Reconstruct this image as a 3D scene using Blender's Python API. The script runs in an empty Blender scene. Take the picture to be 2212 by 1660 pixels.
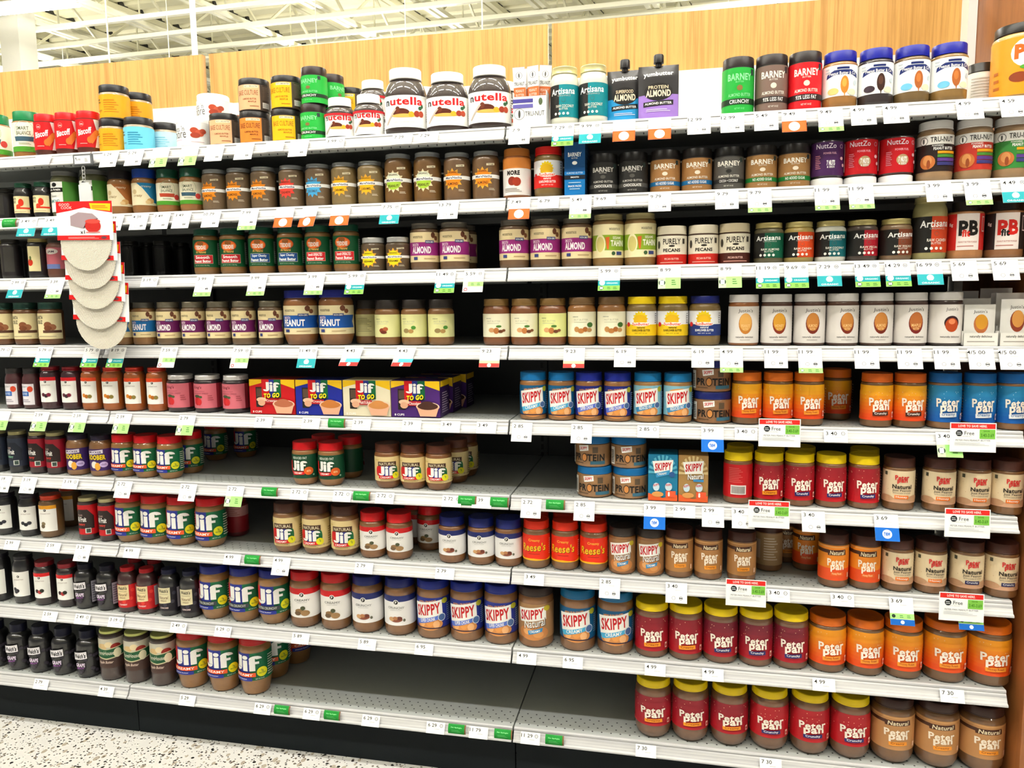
import bpy, bmesh, math, random
from mathutils import Vector, Matrix
random.seed(7)
R_ = math.radians
ZF = -0.113                       # world z of the floor is 0; shelf heights were surveyed from a datum 0.113 m below it
# ---------------------------------------------------------------- camera
FPX = 1621.66; W, H = 2212.0, 1660.0
CAM = Vector((0.4159, -1.9228, 1.4620 + ZF)); YAW, PITCH, ROLL = 0.2089, 0.1118, -0.0119
def cam_axes():
    cy, sy, cp, sp = math.cos(YAW), math.sin(YAW), math.cos(PITCH), math.sin(PITCH)
    f = Vector((-sy*cp, cy*cp, -sp)); r = Vector((cy, sy, 0)); u = r.cross(f)
    cr, sr = math.cos(ROLL), math.sin(ROLL)
    return r*cr + u*sr, u*cr - r*sr, f
AR, AU, AF = cam_axes()
sc = bpy.context.scene
cd = bpy.data.cameras.new('camera'); cam = bpy.data.objects.new('camera', cd); sc.collection.objects.link(cam)
cd.sensor_width = 36.0; cd.sensor_fit = 'HORIZONTAL'; cd.lens = 36.0*FPX/W; cd.clip_end = 200; cd.clip_start = .05
m = Matrix((AR, AU, -AF)).transposed().to_4x4(); m.translation = CAM
cam.matrix_world = m; sc.camera = cam
# ---------------------------------------------------------------- world, exposure
wd = bpy.data.worlds.new('world'); sc.world = wd; wd.use_nodes = True
bg = wd.node_tree.nodes['Background']; bg.inputs[0].default_value = (1.0, .97, .93, 1); bg.inputs[1].default_value = 0.14
vs = sc.view_settings; vs.view_transform = 'Standard'; vs.look = 'None'; vs.exposure = 0.42; vs.gamma = 1.0; vs.use_curve_mapping = False
TUBE = 85.0                       # radiance of the fluorescent tubes
CEIL = 5.35                       # height of the roof deck
# ---------------------------------------------------------------- helpers
def at(px, py, Y):
    d = AF*FPX + AR*(px - W/2) - AU*(py - H/2)
    return CAM + d*((Y - CAM.y)/d.y)
def proj(P):
    d = P - CAM; z = d.dot(AF); return (W/2 + FPX*d.dot(AR)/z, H/2 - FPX*d.dot(AU)/z)
def x_at(px, Y, z):               # world x of the point at depth Y, height z seen in column px
    a = AF*FPX + AR*(px - W/2)    # plane through the camera holding this column
    n = a.cross(AU)
    return CAM.x - (n.y*(Y - CAM.y) + n.z*(z - CAM.z))/n.x
def lin(h):
    h = h.lstrip('#'); o = []
    for i in (0, 2, 4):
        c = int(h[i:i+2], 16)/255.0; o.append(c/12.92 if c <= .04045 else ((c+.055)/1.055)**2.4)
    return (o[0], o[1], o[2], 1)
MATS = {}; RAW = ('dcdcd0', '2f1e18', '2c2020')
def richer(h):                    # nut butters: a warmer, deeper brown than the plain swatch
    import colorsys
    a, b_, c = colorsys.rgb_to_hsv(*[int(h[i:i+2], 16)/255 for i in (0, 2, 4)]); q = colorsys.hsv_to_rgb(a, min(1, b_*1.25), c*.90)
    return ''.join('%02x' % round(v*255) for v in q)
def mat(h, kind='print'):
    k = (h, kind)
    if k in MATS: return MATS[k]
    if kind == 'butter' and h not in RAW: h = richer(h)
    m = bpy.data.materials.new(kind); m.use_nodes = True; nt = m.node_tree; b = nt.nodes['Principled BSDF']
    b.inputs['Base Color'].default_value = lin(h)
    S = lambda n, v: b.inputs[n].__setattr__('default_value', v)
    if kind == 'print': S('Roughness', .42); S('Specular IOR Level', .35)
    elif kind == 'card': S('Roughness', .7); S('Specular IOR Level', .2)
    elif kind == 'lid': S('Roughness', .35); S('Specular IOR Level', .4)
    elif kind == 'metal_lid': S('Roughness', .32); S('Metallic', .35)
    elif kind in ('jar', 'butter'):
        S('Roughness', .5); S('Coat Weight', 1.0); S('Coat Roughness', .05); S('Coat IOR', 1.52)
        if kind == 'butter':
            tc = nt.nodes.new('ShaderNodeTexCoord'); n = nt.nodes.new('ShaderNodeTexNoise'); n.inputs['Scale'].default_value = 60
            mx = nt.nodes.new('ShaderNodeMix'); mx.data_type = 'RGBA'; c = lin(h)
            mx.inputs[6].default_value = (c[0]*.86, c[1]*.86, c[2]*.86, 1); mx.inputs[7].default_value = (min(c[0]*1.16, 1), min(c[1]*1.16, 1), min(c[2]*1.16, 1), 1)
            nt.links.new(tc.outputs['Object'], n.inputs['Vector']); nt.links.new(n.outputs['Fac'], mx.inputs[0]); nt.links.new(mx.outputs[2], b.inputs['Base Color'])
    elif kind == 'paint': S('Roughness', .4)
    elif kind == 'matt': S('Roughness', .75); S('Specular IOR Level', .15)
    elif kind == 'foil': S('Roughness', .3); S('Specular IOR Level', .6)
    MATS[k] = m; return m
def node_mat(name, fn):
    m = bpy.data.materials.new(name); m.use_nodes = True; fn(m.node_tree, m.node_tree.nodes['Principled BSDF']); return m
def link(o, parent=None):
    sc.collection.objects.link(o)
    if parent: o.parent = parent
    return o
def tag(o, label=None, cat=None, group=None, kind=None):
    for k, v in (('label', label), ('category', cat), ('group', group), ('kind', kind)):
        if v: o[k] = v
    return o
def finish(bm, name, mats, smooth=None):
    if smooth is not None:
        for f in bm.faces: f.smooth = True
        for e in bm.edges:
            if len(e.link_faces) == 2 and e.calc_face_angle(0) > R_(smooth): e.smooth = False
    me = bpy.data.meshes.new(name); bm.to_mesh(me); bm.free()
    for m_ in mats: me.materials.append(m_)
    return me
def mobj(name, me, parent=None, loc=(0, 0, 0)):
    o = bpy.data.objects.new(name, me); o.location = loc; return link(o, parent)
def empty(name, loc=(0, 0, 0), rz=0):
    o = bpy.data.objects.new(name, None); o.empty_display_size = .02; o.location = loc; o.rotation_euler = (0, 0, rz); return link(o)
def box(bm, x0, y0, z0, x1, y1, z1, mi=0):
    v = [bm.verts.new(p) for p in ((x0,y0,z0),(x1,y0,z0),(x1,y1,z0),(x0,y1,z0),(x0,y0,z1),(x1,y0,z1),(x1,y1,z1),(x0,y1,z1))]
    for q in ((0,3,2,1),(4,5,6,7),(0,1,5,4),(1,2,6,5),(2,3,7,6),(3,0,4,7)):
        f = bm.faces.new([v[i] for i in q]); f.material_index = mi
def bar(bm, a, b, w, h=None, mi=0):
    a, b = Vector(a), Vector(b); h = h or w; d = (b - a).normalized()
    s = d.cross(Vector((0, 0, 1)))
    s = s.normalized() if s.length > 1e-4 else Vector((1, 0, 0))
    u = s.cross(d).normalized(); v = []
    for p in (a, b):
        for i, j in ((-1,-1),(1,-1),(1,1),(-1,1)): v.append(bm.verts.new(p + s*w/2*i + u*h/2*j))
    for q in ((0,1,2,3),(7,6,5,4),(0,4,5,1),(1,5,6,2),(2,6,7,3),(3,7,4,0)):
        f = bm.faces.new([v[i] for i in q]); f.material_index = mi
def lathe(pts, n=60, ys=1.0, mi=None):
    bm = bmesh.new(); rings = []
    for r, z in pts:
        if r < 1e-5: rings.append([bm.verts.new((0, 0, z))])
        else: rings.append([bm.verts.new((r*math.sin(2*math.pi*i/n), -r*ys*math.cos(2*math.pi*i/n), z)) for i in range(n)])
    for k in range(len(rings)-1):
        a, b = rings[k], rings[k+1]
        for i in range(n):
            j = (i+1) % n
            if len(a) == 1 and len(b) == 1: continue
            if len(a) == 1: f = bm.faces.new((a[0], b[j], b[i]))
            elif len(b) == 1: f = bm.faces.new((a[i], a[j], b[0]))
            else: f = bm.faces.new((a[i], a[j], b[j], b[i]))
            if mi: f.material_index = mi[k]
    bmesh.ops.recalc_face_normals(bm, faces=bm.faces)
    return bm
# text outlines from Blender's own font, cached as flat triangles
TXT = {}
def text_tris(s, bold):
    k = (s, bold)
    if k in TXT: return TXT[k]
    cu = bpy.data.curves.new('lettering', 'FONT'); cu.body = s; cu.size = 1; cu.offset = bold; cu.space_character = 1 + 2.2*bold; cu.resolution_u = 2; cu.fill_mode = 'FRONT'
    o = bpy.data.objects.new('lettering', cu); sc.collection.objects.link(o)
    bpy.context.view_layer.update()
    me = o.to_mesh(); vs_ = [(v.co.x, v.co.y) for v in me.vertices]; ps = [tuple(p.vertices) for p in me.polygons]
    o.to_mesh_clear(); bpy.data.objects.remove(o); bpy.data.curves.remove(cu)
    if vs_:
        x0 = min(v[0] for v in vs_); x1 = max(v[0] for v in vs_); y0 = min(v[1] for v in vs_); y1 = max(v[1] for v in vs_)
        vs_ = [((v[0]-(x0+x1)/2)/max(x1-x0, 1e-6), (v[1]-(y0+y1)/2)/max(y1-y0, 1e-6)) for v in vs_]
    TXT[k] = (vs_, ps); return TXT[k]
# drawing operations for printed faces: u runs across in units of U metres, v runs 0..1 up the printed height
def R(x0, y0, x1, y1, c): return ('p', [(x0,y0),(x1,y0),(x1,y1),(x0,y1)], c)
def P(pts, c): return ('p', pts, c)
def E(cx, cy, rx, ry, c, n=20): return ('p', [(cx+rx*math.cos(2*math.pi*i/n), cy+ry*math.sin(2*math.pi*i/n)) for i in range(n)], c)
def C(cx, cy, r, c, n=20): return ('c', cx, cy, r, c, n)
def O(cx, cy, r, c, th=.16): return ('o', cx, cy, r, c, th)          # ring
def T(s, cx, cy, w, h, c, b=.02, sh=0, rot=0): return ('t', s, cx, cy, w, h, c, b, sh, rot)
def L(x0, y0, x1, y1, n, c):                                         # lines of fine print
    return [R(x0, y0+(y1-y0)*(i+.25)/n, x0+(x1-x0)*(1-.13*((i*7) % 3)), y0+(y1-y0)*(i+.62)/n, c) for i in range(n)]
def G(c1, c2, v0, v1, n=7):                                          # printed colour blend from c1 (low) to c2 (high)
    f = lambda t: ''.join('%02x' % round(int(c1[i:i+2], 16)*(1-t) + int(c2[i:i+2], 16)*t) for i in (0, 2, 4))
    return [R(-2.6, v0+(v1-v0)*i/n, 2.6, v0+(v1-v0)*(i+1)/n, f((i+.5)/n)) for i in range(n)]
def S_(cx, cy, ro, ri, n, c):                                        # sun with rays, in circle units
    return ('s', cx, cy, ro, ri, n, c)
def flat(ops):
    o = []
    for q in ops: o.extend(flat(q)) if isinstance(q, list) else o.append(q)
    return o
def printed(name, ops, U, Hh, wrap=None, base=None, half=2.6, z0=0.0, layer=.00011, y0=0.0, kind='print', ys=1.0, x0=0, surf=None):
    """one mesh: a printed label with its lettering, wrapped on radius `wrap` or flat facing -y"""
    bm = bmesh.new(); mats = []; idx = {}
    def mi(c):
        if c not in idx: idx[c] = len(mats); mats.append(mat(c, kind))
        return idx[c]
    lay = {}
    def add(verts, polys, c, k):
        vv = [bm.verts.new((x*U, 0.0, y*Hh)) for x, y in verts]
        for v in vv: lay[v] = k
        for p in polys:
            try: f = bm.faces.new([vv[i] for i in p]); f.material_index = mi(c)
            except ValueError: pass
    if base:
        add([(-half, 0), (half, 0), (half, 1), (-half, 1)], [(0, 1, 2, 3)], base, 0)
    a = U/Hh
    for k, q in enumerate(flat(ops), 1):
        if q[0] == 'p': add(q[1], [tuple(range(len(q[1])))], q[2], k)
        elif q[0] == 'c':
            _, cx, cy, r, c, n = q; add([(cx+r*math.cos(2*math.pi*i/n), cy+r*a*math.sin(2*math.pi*i/n)) for i in range(n)], [tuple(range(n))], c, k)
        elif q[0] == 'o':
            _, cx, cy, r, c, th = q; n = 20
            vs1 = [(cx+r*f*math.cos(2*math.pi*i/n), cy+r*f*a*math.sin(2*math.pi*i/n)) for f in (1, 1-th) for i in range(n)]
            add(vs1, [(i, (i+1) % n, n+(i+1) % n, n+i) for i in range(n)], c, k)
        elif q[0] == 's':
            _, cx, cy, ro, ri, n, c = q; pts = []
            for i in range(2*n):
                rr = ro if i % 2 == 0 else ri; t = math.pi*i/n; pts.append((cx+rr*math.cos(t), cy+rr*a*math.sin(t)))
            pts.append((cx, cy)); add(pts, [(i, (i+1) % (2*n), 2*n) for i in range(2*n)], c, k)
        elif q[0] == 't':
            _, s, cx, cy, w, h, c, b, sh, rot = q; vs1, ps = text_tris(s, b); cr, sr = math.cos(R_(rot)), math.sin(R_(rot)); o = []
            for x, y in vs1:
                X = x*w + sh*y*h/a; Y = y*h/a; X, Y = X*cr - Y*sr, X*sr + Y*cr; o.append((cx+X, cy+Y*a))
            add(o, ps, c, k)
    if wrap:
        step = wrap*R_(6); xs = [v.co.x for v in bm.verts]; lo, hi = math.floor(min(xs)/step)+1, math.ceil(max(xs)/step)
        # cut at every facet edge so the print follows the jar; remember layers by y offset
        for v in bm.verts: v.co.y = -lay[v]
        for i in range(lo, hi):
            bmesh.ops.bisect_plane(bm, geom=bm.verts[:]+bm.edges[:]+bm.faces[:], dist=1e-7, plane_co=(i*step, 0, 0), plane_no=(1, 0, 0))
        for v in bm.verts:
            k = -v.co.y; t = v.co.x/wrap + x0; rr = wrap + .0004 + k*layer; v.co = (rr*math.sin(t), -rr*ys*math.cos(t), v.co.z+z0)
    elif surf:
        for v in bm.verts: v.co.y = -lay[v]
        for ax, no in ((0, (1, 0, 0)), (2, (0, 0, 1))):
            cs = [v.co[ax] for v in bm.verts]; lo, hi = math.floor(min(cs)/.006)+1, math.ceil(max(cs)/.006)
            for i in range(lo, hi):
                pt = [0, 0, 0]; pt[ax] = i*.006; bmesh.ops.bisect_plane(bm, geom=bm.verts[:]+bm.edges[:]+bm.faces[:], dist=1e-7, plane_co=pt, plane_no=no)
        for v in bm.verts: v.co = (v.co.x+x0, y0 - surf(v.co.x, v.co.z) + v.co.y*layer, v.co.z+z0)
    else:
        for v in bm.verts: v.co = (v.co.x+x0, y0 - lay[v]*layer, v.co.z+z0)
    for f in bm.faces: f.normal_update()
    if not wrap:
        for f in bm.faces:
            if f.normal.y > 0: f.normal_flip()
    return finish(bm, name, mats, 60 if (wrap or surf) else None)
# ---------------------------------------------------------------- large structure
SZ = [z + ZF for z in (1.9000, 1.7228, 1.5443, 1.3423, 1.1448, .9405, .7356, .5112, .2811)]
BX = (-2.44, -1.22, 0.0, 1.22); SEC = ('left', 'middle', 'right'); BACK = .54
ORD = ('top', 'second', 'third', 'fourth', 'fifth', 'sixth', 'seventh', 'eighth', 'bottom')
def floor_nodes(nt, b):
    N = nt.nodes; K = nt.links; tc = N.new('ShaderNodeTexCoord')
    base = (.68, .67, .65, 1)
    prev = None
    for i, (sc_, th, col) in enumerate(((60, .24, (.42, .37, .30, 1)), (95, .20, (.14, .115, .09, 1)), (66, .17, (.010, .009, .008, 1)), (120, .20, (.015, .013, .012, 1)))):
        v = N.new('ShaderNodeTexVoronoi'); v.inputs['Scale'].default_value = sc_; mp = N.new('ShaderNodeMapping'); mp.inputs['Location'].default_value = (i*3.1, i*1.7, 0); mp.inputs['Rotation'].default_value = (0, 0, i*.7); mp.inputs['Scale'].default_value = (1, .7+.2*i, 1)
        K.new(tc.outputs['Object'], mp.inputs[0]); K.new(mp.outputs[0], v.inputs['Vector'])
        sep = N.new('ShaderNodeSeparateColor'); K.new(v.outputs['Color'], sep.inputs[0])
        a = N.new('ShaderNodeMath'); a.operation = 'MULTIPLY'; K.new(sep.outputs[0], a.inputs[0]); a.inputs[1].default_value = th*2.1     # chips of many sizes
        c = N.new('ShaderNodeMath'); c.operation = 'LESS_THAN'; K.new(v.outputs['Distance'], c.inputs[0]); K.new(a.outputs[0], c.inputs[1])
        g = N.new('ShaderNodeMath'); g.operation = 'GREATER_THAN'; K.new(sep.outputs[1], g.inputs[0]); g.inputs[1].default_value = .42
        e = N.new('ShaderNodeMath'); e.operation = 'MULTIPLY'; K.new(c.outputs[0], e.inputs[0]); K.new(g.outputs[0], e.inputs[1])
        mx = N.new('ShaderNodeMix'); mx.data_type = 'RGBA'; K.new(e.outputs[0], mx.inputs[0]); mx.inputs[7].default_value = col
        if prev: K.new(prev, mx.inputs[6])
        else: mx.inputs[6].default_value = base
        prev = mx.outputs[2]
    K.new(prev, b.inputs['Base Color']); b.inputs['Roughness'].default_value = .3
def wood_nodes(lo, hi, rough=.45, sx=42):
    def fn(nt, b):
        N = nt.nodes; K = nt.links; tc = N.new('ShaderNodeTexCoord'); mp = N.new('ShaderNodeMapping'); mp.inputs['Scale'].default_value = (sx, sx, 1.4)
        K.new(tc.outputs['Object'], mp.inputs[0]); n = N.new('ShaderNodeTexNoise'); n.inputs['Scale'].default_value = 1.6; n.inputs['Detail'].default_value = 6; n.inputs['Roughness'].default_value = .65
        K.new(mp.outputs[0], n.inputs['Vector']); r = N.new('ShaderNodeValToRGB'); r.color_ramp.elements[0].position = .34; r.color_ramp.elements[0].color = lin(lo); r.color_ramp.elements[1].position = .56; r.color_ramp.elements[1].color = lin(hi)
        K.new(n.outputs['Fac'], r.inputs[0]); K.new(r.outputs[0], b.inputs['Base Color']); b.inputs['Roughness'].default_value = rough
    return fn
M_WOOD = node_mat('wood', wood_nodes('b5853f', 'd6a55c', .45, 60))
M_WOOD_END = node_mat('wood_panel', wood_nodes('7c4822', '9a5f30', .4, 9))
def deck_nodes(nt, b):            # off-white enamel, pierced by two staggered rows of small round holes near the front edge
    N = nt.nodes; K = nt.links; tc = N.new('ShaderNodeTexCoord'); s = N.new('ShaderNodeSeparateXYZ'); K.new(tc.outputs['Object'], s.inputs[0])
    def M(op, a, b_=None, c=None):
        n = N.new('ShaderNodeMath'); n.operation = op
        for i, v in enumerate((a, b_, c)):
            if v is None: continue
            if isinstance(v, (int, float)): n.inputs[i].default_value = v
            else: K.new(v, n.inputs[i])
        return n.outputs[0]
    P_ = .0254; tot = None
    for ph, y0 in ((0, .022), (.5, .040), (0, .058), (.5, .076)):
        fx = M('SUBTRACT', M('FRACT', M('ADD', M('DIVIDE', s.outputs[0], P_), ph + 400)), .5); dx = M('MULTIPLY', fx, P_)
        dy = M('SUBTRACT', s.outputs[1], y0); d = M('SQRT', M('ADD', M('MULTIPLY', dx, dx), M('MULTIPLY', dy, dy))); h = M('LESS_THAN', d, .0024)
        tot = h if tot is None else M('ADD', tot, h)
    mx = N.new('ShaderNodeMix'); mx.data_type = 'RGBA'; mx.inputs[6].default_value = (.40, .42, .41, 1); mx.inputs[7].default_value = (.01, .01, .01, 1)
    K.new(tot, mx.inputs[0]); K.new(mx.outputs[2], b.inputs['Base Color']); b.inputs['Roughness'].default_value = .45
M_DECK = node_mat('shelf_enamel', deck_nodes)
def lip_nodes(nt, b):             # brushed plastic price channel, faint lengthwise streaks
    N = nt.nodes; K = nt.links; tc = N.new('ShaderNodeTexCoord'); mp = N.new('ShaderNodeMapping'); mp.inputs['Scale'].default_value = (1.2, 260, 260)
    K.new(tc.outputs['Object'], mp.inputs[0]); n = N.new('ShaderNodeTexNoise'); n.inputs['Scale'].default_value = 1; n.inputs['Detail'].default_value = 3; K.new(mp.outputs[0], n.inputs['Vector'])
    r = N.new('ShaderNodeValToRGB'); r.color_ramp.elements[0].position = .3; r.color_ramp.elements[0].color = (.36, .36, .385, 1); r.color_ramp.elements[1].position = .62; r.color_ramp.elements[1].color = (.60, .60, .60, 1)
    K.new(n.outputs['Fac'], r.inputs[0]); K.new(r.outputs[0], b.inputs['Base Color']); b.inputs['Roughness'].default_value = .3
M_LIP = node_mat('price_channel_plastic', lip_nodes)
M_FLOOR = node_mat('terrazzo', floor_nodes)
M_GREY = mat('454745', 'paint'); M_WHITE = mat('e4e4e2', 'paint'); M_KICK = mat('1a1f22', 'matt')
bm = bmesh.new(); box(bm, -14, -9, -.06, 12, 16, 0); tag(mobj('floor', finish(bm, 'floor', [M_FLOOR])), kind='structure')
# shelves
for s in range(3):
    x0, x1 = BX[s] + .002, BX[s+1] - .002
    for k, z in enumerate(SZ):
        e = empty('store_shelf', (x0, 0, z))
        tag(e, f'{"empty-fronted " if (k == 8 and s == 1) else ""}white metal shelf, {ORD[k]} of the {SEC[s]} bay', 'shelf', 'metal shelves of the wall unit')
        w = x1 - x0; bm = bmesh.new(); box(bm, .0, .006, -.016, w, BACK-.006, -.0012)
        if k < 8: box(bm, .006, .02, -.034, w-.006, .04, -.0165); box(bm, .006, .30, -.034, w-.006, .32, -.0165)
        for v in bm.verts: v.co.x = min(max(v.co.x, 0), w)
        mobj('shelf_board', finish(bm, 'shelf_board', [M_DECK]), e)
        prof = [(.006, -.0005), (.0035, .0), (.0008, -.0008), (-.0006, -.003), (-.0014, -.0062), (-.0002, -.0075), (-.0018, -.0105), (-.0030, -.0112), (-.0035, -.0125), (-.0105, -.0275), (-.0128, -.0285),
                (-.0150, -.0290), (-.0172, -.0315), (-.0172, -.0345), (-.0150, -.0362), (-.0090, -.0360), (-.004, -.0300), (.004, -.0150)]
        bm = bmesh.new(); a = [bm.verts.new((0.0005, y, zz)) for y, zz in prof]; b = [bm.verts.new((w-.0005, y, zz)) for y, zz in prof]; n = len(prof)
        for i in range(n): bm.faces.new((a[i], a[(i+1) % n], b[(i+1) % n], b[i]))
        bm.faces.new(a[::-1]); bm.faces.new(b); bmesh.ops.recalc_face_normals(bm, faces=bm.faces)
        mobj('price_channel', finish(bm, 'price_channel', [M_LIP], 50), e)
    bm = bmesh.new(); box(bm, x0, .028, .0, x1, .045, SZ[8]-.037)
    tag(mobj('kick_plate', finish(bm, 'kick_plate', [M_KICK])), f'black metal kick plate under the {SEC[s]} bay, down to the floor', 'kick plate', 'kick plates')
    e = empty('back_panel', (x0, BACK, 0)); tag(e, f'pressed metal back panel behind the shelves of the {SEC[s]} bay', 'back panel', 'back panels')
    bm = bmesh.new(); box(bm, 0, 0, 0, x1-x0, .012, SZ[0]-.02); mobj('grey_lower_sheet', finish(bm, 'sheet', [M_GREY]), e)  # shade between the shelves put into its grey; upper sheet stays white
    bm = bmesh.new(); box(bm, 0, 0, SZ[0]-.019, x1-x0, .012, 2.045); mobj('white_upper_sheet', finish(bm, 'sheet', [M_WHITE]), e)
    bm = bmesh.new(); box(bm, -.018 if s else 0, BACK+.016, 2.030, 1.19, BACK+.034, 2.222)
    p = mobj('wood_header_panel', finish(bm, 'wood_header_panel', [M_WOOD]), loc=((-2.402, -1.169, .052)[s], 0, 0))
    tag(p, ('honey veneer header board above the left bay, under the white column', 'honey veneer header board above the nut and chocolate spreads, middle board of three', 'honey veneer header board above the right bay, beside the white post')[s], 'header board', 'veneer header boards')
for i, X in enumerate((-1.22, 0.0)):
    e = empty('shelf_upright', (X, BACK-.012, 0)); tag(e, ('slotted steel upright between the left and middle bays', 'slotted steel upright between the middle and right bays')[i], 'upright', 'shelf uprights')
    bm = bmesh.new(); box(bm, -.016, 0, .02, .016, .012, SZ[0]-.02, 0); mobj('post', finish(bm, 'post', [M_GREY]), e)
    bm = bmesh.new()
    for q in range(62):
        zz = .05 + q*.0275
        for sx in (-.006,): box(bm, sx, -.0008, zz, sx+.009, .0, zz+.019)
    mobj('slots', finish(bm, 'slots', [mat('050505', 'paint')]), e)
bm = bmesh.new(); box(bm, 1.2215, .50, 0, 1.2445, .555, 2.75)
tag(mobj('corner_post', finish(bm, 'corner_post', [mat('f4f2ee', 'paint')])), 'tall white post between the veneer header and the brown end panel', 'post')
bm = bmesh.new(); box(bm, 1.2455, -.025, 0, 1.268, .62, 2.75)
tag(mobj('wood_end_panel', finish(bm, 'wood_end_panel', [M_WOOD_END])), 'reddish brown wood panel closing the right end of the shelves', 'end panel')
# roof
DA = Vector((.218, .976, 0)); DB = Vector((1, -.03, 0)).normalized()
def at_z(px, py, z):
    d = AF*FPX + AR*(px - W/2) - AU*(py - H/2); return CAM + d*((z - CAM.z)/d.z)
M_ROOF = mat('e6e2c2', 'paint'); M_STEEL = mat('f2f0dc', 'paint'); M_DKST = mat('2a2925', 'paint')
bm = bmesh.new(); pr = []; y = -9.0
while y < 26: pr += [(y, 0), (y+.17, 0), (y+.20, .06), (y+.27, .06)]; y += .30
for sgn, xx in ((0, -22), (1, 20)):
    pass
va = [bm.verts.new(DB*-24 + Vector((0, yy, CEIL+zz))) for yy, zz in pr]; vb = [bm.verts.new(DB*22 + Vector((0, yy, CEIL+zz))) for yy, zz in pr]
for i in range(len(pr)-1): bm.faces.new((va[i], va[i+1], vb[i+1], vb[i]))
tag(mobj('ceiling', finish(bm, 'ceiling', [M_ROOF])), kind='structure')
BZ = CEIL - .60
for i in range(-3, 8):
    px = 166 + 247*i if i < 6 else 1396 + 228*(i-5)
    p0 = at_z(px, 0, BZ); p0 = p0 - DA*(p0.y+3)/DA.y; p0.z = 0; nm = DA.cross(Vector((0, 0, 1)))
    e = empty('roof_joist', tuple(p0)); Ln = 24.0
    wd_ = ('far left beyond the column', 'left of the column', 'at the left edge', 'just right of the column', 'passing behind the white hanging rod', 'ending above the seed jars', 'above the small spread jars', 'above the tall spread jars', 'above the spouted pouches', 'ending near the right third', 'at the far right')[i+3]
    tag(e, f'open-web white steel roof joist {wd_}', 'roof joist', 'steel roof joists')
    bm = bmesh.new()
    for s_ in (-1, 1): bar(bm, nm*.045*s_ + Vector((0, 0, BZ)), nm*.045*s_ + DA*Ln + Vector((0, 0, BZ)), .055, .05)
    mobj('bottom_chord', finish(bm, 'bottom_chord', [M_STEEL]), e)
    bm = bmesh.new()
    for s_ in (-1, 1): bar(bm, nm*.05*s_ + Vector((0, 0, CEIL-.05)), nm*.05*s_ + DA*Ln + Vector((0, 0, CEIL-.05)), .075, .07)
    for q in range(int(Ln/.30)):
        yy = q*.30 + .1; bar(bm, nm*.075 + DA*yy + Vector((0, 0, CEIL+.012)), nm*.075 + DA*(yy+.13) + Vector((0, 0, CEIL+.012)), .03, .05, 1)
        bar(bm, nm*-.075 + DA*yy + Vector((0, 0, CEIL+.012)), nm*-.075 + DA*(yy+.13) + Vector((0, 0, CEIL+.012)), .03, .05, 1)
    mobj('top_chord', finish(bm, 'top_chord', [M_ROOF, M_DKST]), e)
    bm = bmesh.new(); st = 1.15
    for q in range(int(Ln/st)):
        a = DA*(q*st) + Vector((0, 0, BZ+.02)); b = DA*((q+.5)*st) + Vector((0, 0, CEIL-.07)); c = DA*((q+1)*st) + Vector((0, 0, BZ+.02))
        bar(bm, a, b, .028); bar(bm, b, c, .028)
        bar(bm, b, b - Vector((0, 0, .5)), .016)
    mobj('webs', finish(bm, 'webs', [mat('cfccb2', 'paint')]), e)
for j, (px, py) in enumerate(((600, -60), (600, 3), (600, 47), (600, 86), (600, 108))):
    q = at_z(px, py, BZ-.06); bm = bmesh.new(); bar(bm, Vector((0, 0, 0)) - DB*16, DB*16, .055, .05)
    o = mobj('bridging_bar', finish(bm, 'bridging_bar', [M_STEEL]), loc=tuple(q))
    tag(o, f'thin white bar crossing under the roof joists, {("nearest the viewer", "second nearest", "middle of five", "second farthest", "farthest, lowest in view")[j]}', 'bridging bar', 'bars across the roof joists')
M_TUBE = bpy.data.materials.new('lit_tube'); M_TUBE.use_nodes = True
_b = M_TUBE.node_tree.nodes['Principled BSDF']; _b.inputs['Emission Color'].default_value = (1, .965, .905, 1); _b.inputs['Emission Strength'].default_value = TUBE; _b.inputs['Base Color'].default_value = (.9, .9, .9, 1)
FZ = 4.15
def fixture(x, y, z, lab, ln=1.22):
    e = empty('fluorescent_fixture', (x, y, z)); tag(e, lab, 'ceiling light', 'fluorescent strip lights')
    bm = bmesh.new(); box(bm, -ln/2, -.022, .03, ln/2, .022, .09); box(bm, -ln/2+.2, -.004, .09, -ln/2+.208, .004, BZ-z); box(bm, ln/2-.208, -.004, .09, ln/2-.2, .004, BZ-z)
    mobj('housing', finish(bm, 'housing', [M_WHITE]), e)
    for s_ in (-.04, .04):
        bm = bmesh.new(); n = 10
        ra = [bm.verts.new((-ln/2, s_+.016*math.cos(2*math.pi*t/n), .016*math.sin(2*math.pi*t/n))) for t in range(n)]
        rb = [bm.verts.new((ln/2, s_+.016*math.cos(2*math.pi*t/n), .016*math.sin(2*math.pi*t/n))) for t in range(n)]
        for t in range(n): bm.faces.new((ra[t], rb[t], rb[(t+1) % n], ra[(t+1) % n]))
        mobj('tube', finish(bm, 'tube', [M_TUBE]), e)
for r, (y, z) in enumerate(((-.85, FZ), (-2.2, FZ))):
    for i, x in enumerate((-4.4, -2.75, -1.1, .55, 2.2, 3.85)):
        fixture(x, y, z, f'lit twin-tube strip light over the aisle, {"row by the shelves" if r == 0 else "row behind the viewer"}, {("leftmost", "second from left", "third from left", "fourth from left", "fifth from left", "rightmost")[i]} of six')
for i, (x, y) in enumerate(((-4.4, 3.4), (-1.6, 3.0), (1.1, 3.0), (-8.5, 7), (-3.5, 7.5), (2, 7.2))):
    fixture(x, y, 4.3, 'lit twin-tube strip light behind the shelves, ' + ('above the column', 'above the middle', 'above the right', 'far left', 'far middle', 'far right')[i], 2.4)
q = at(75, 18, 5.0); fixture(q.x, q.y, q.z, 'lit strip light at the top left corner, in front of the column', 1.0)  # extra lamp, put in to brighten the column and this roof corner
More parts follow.
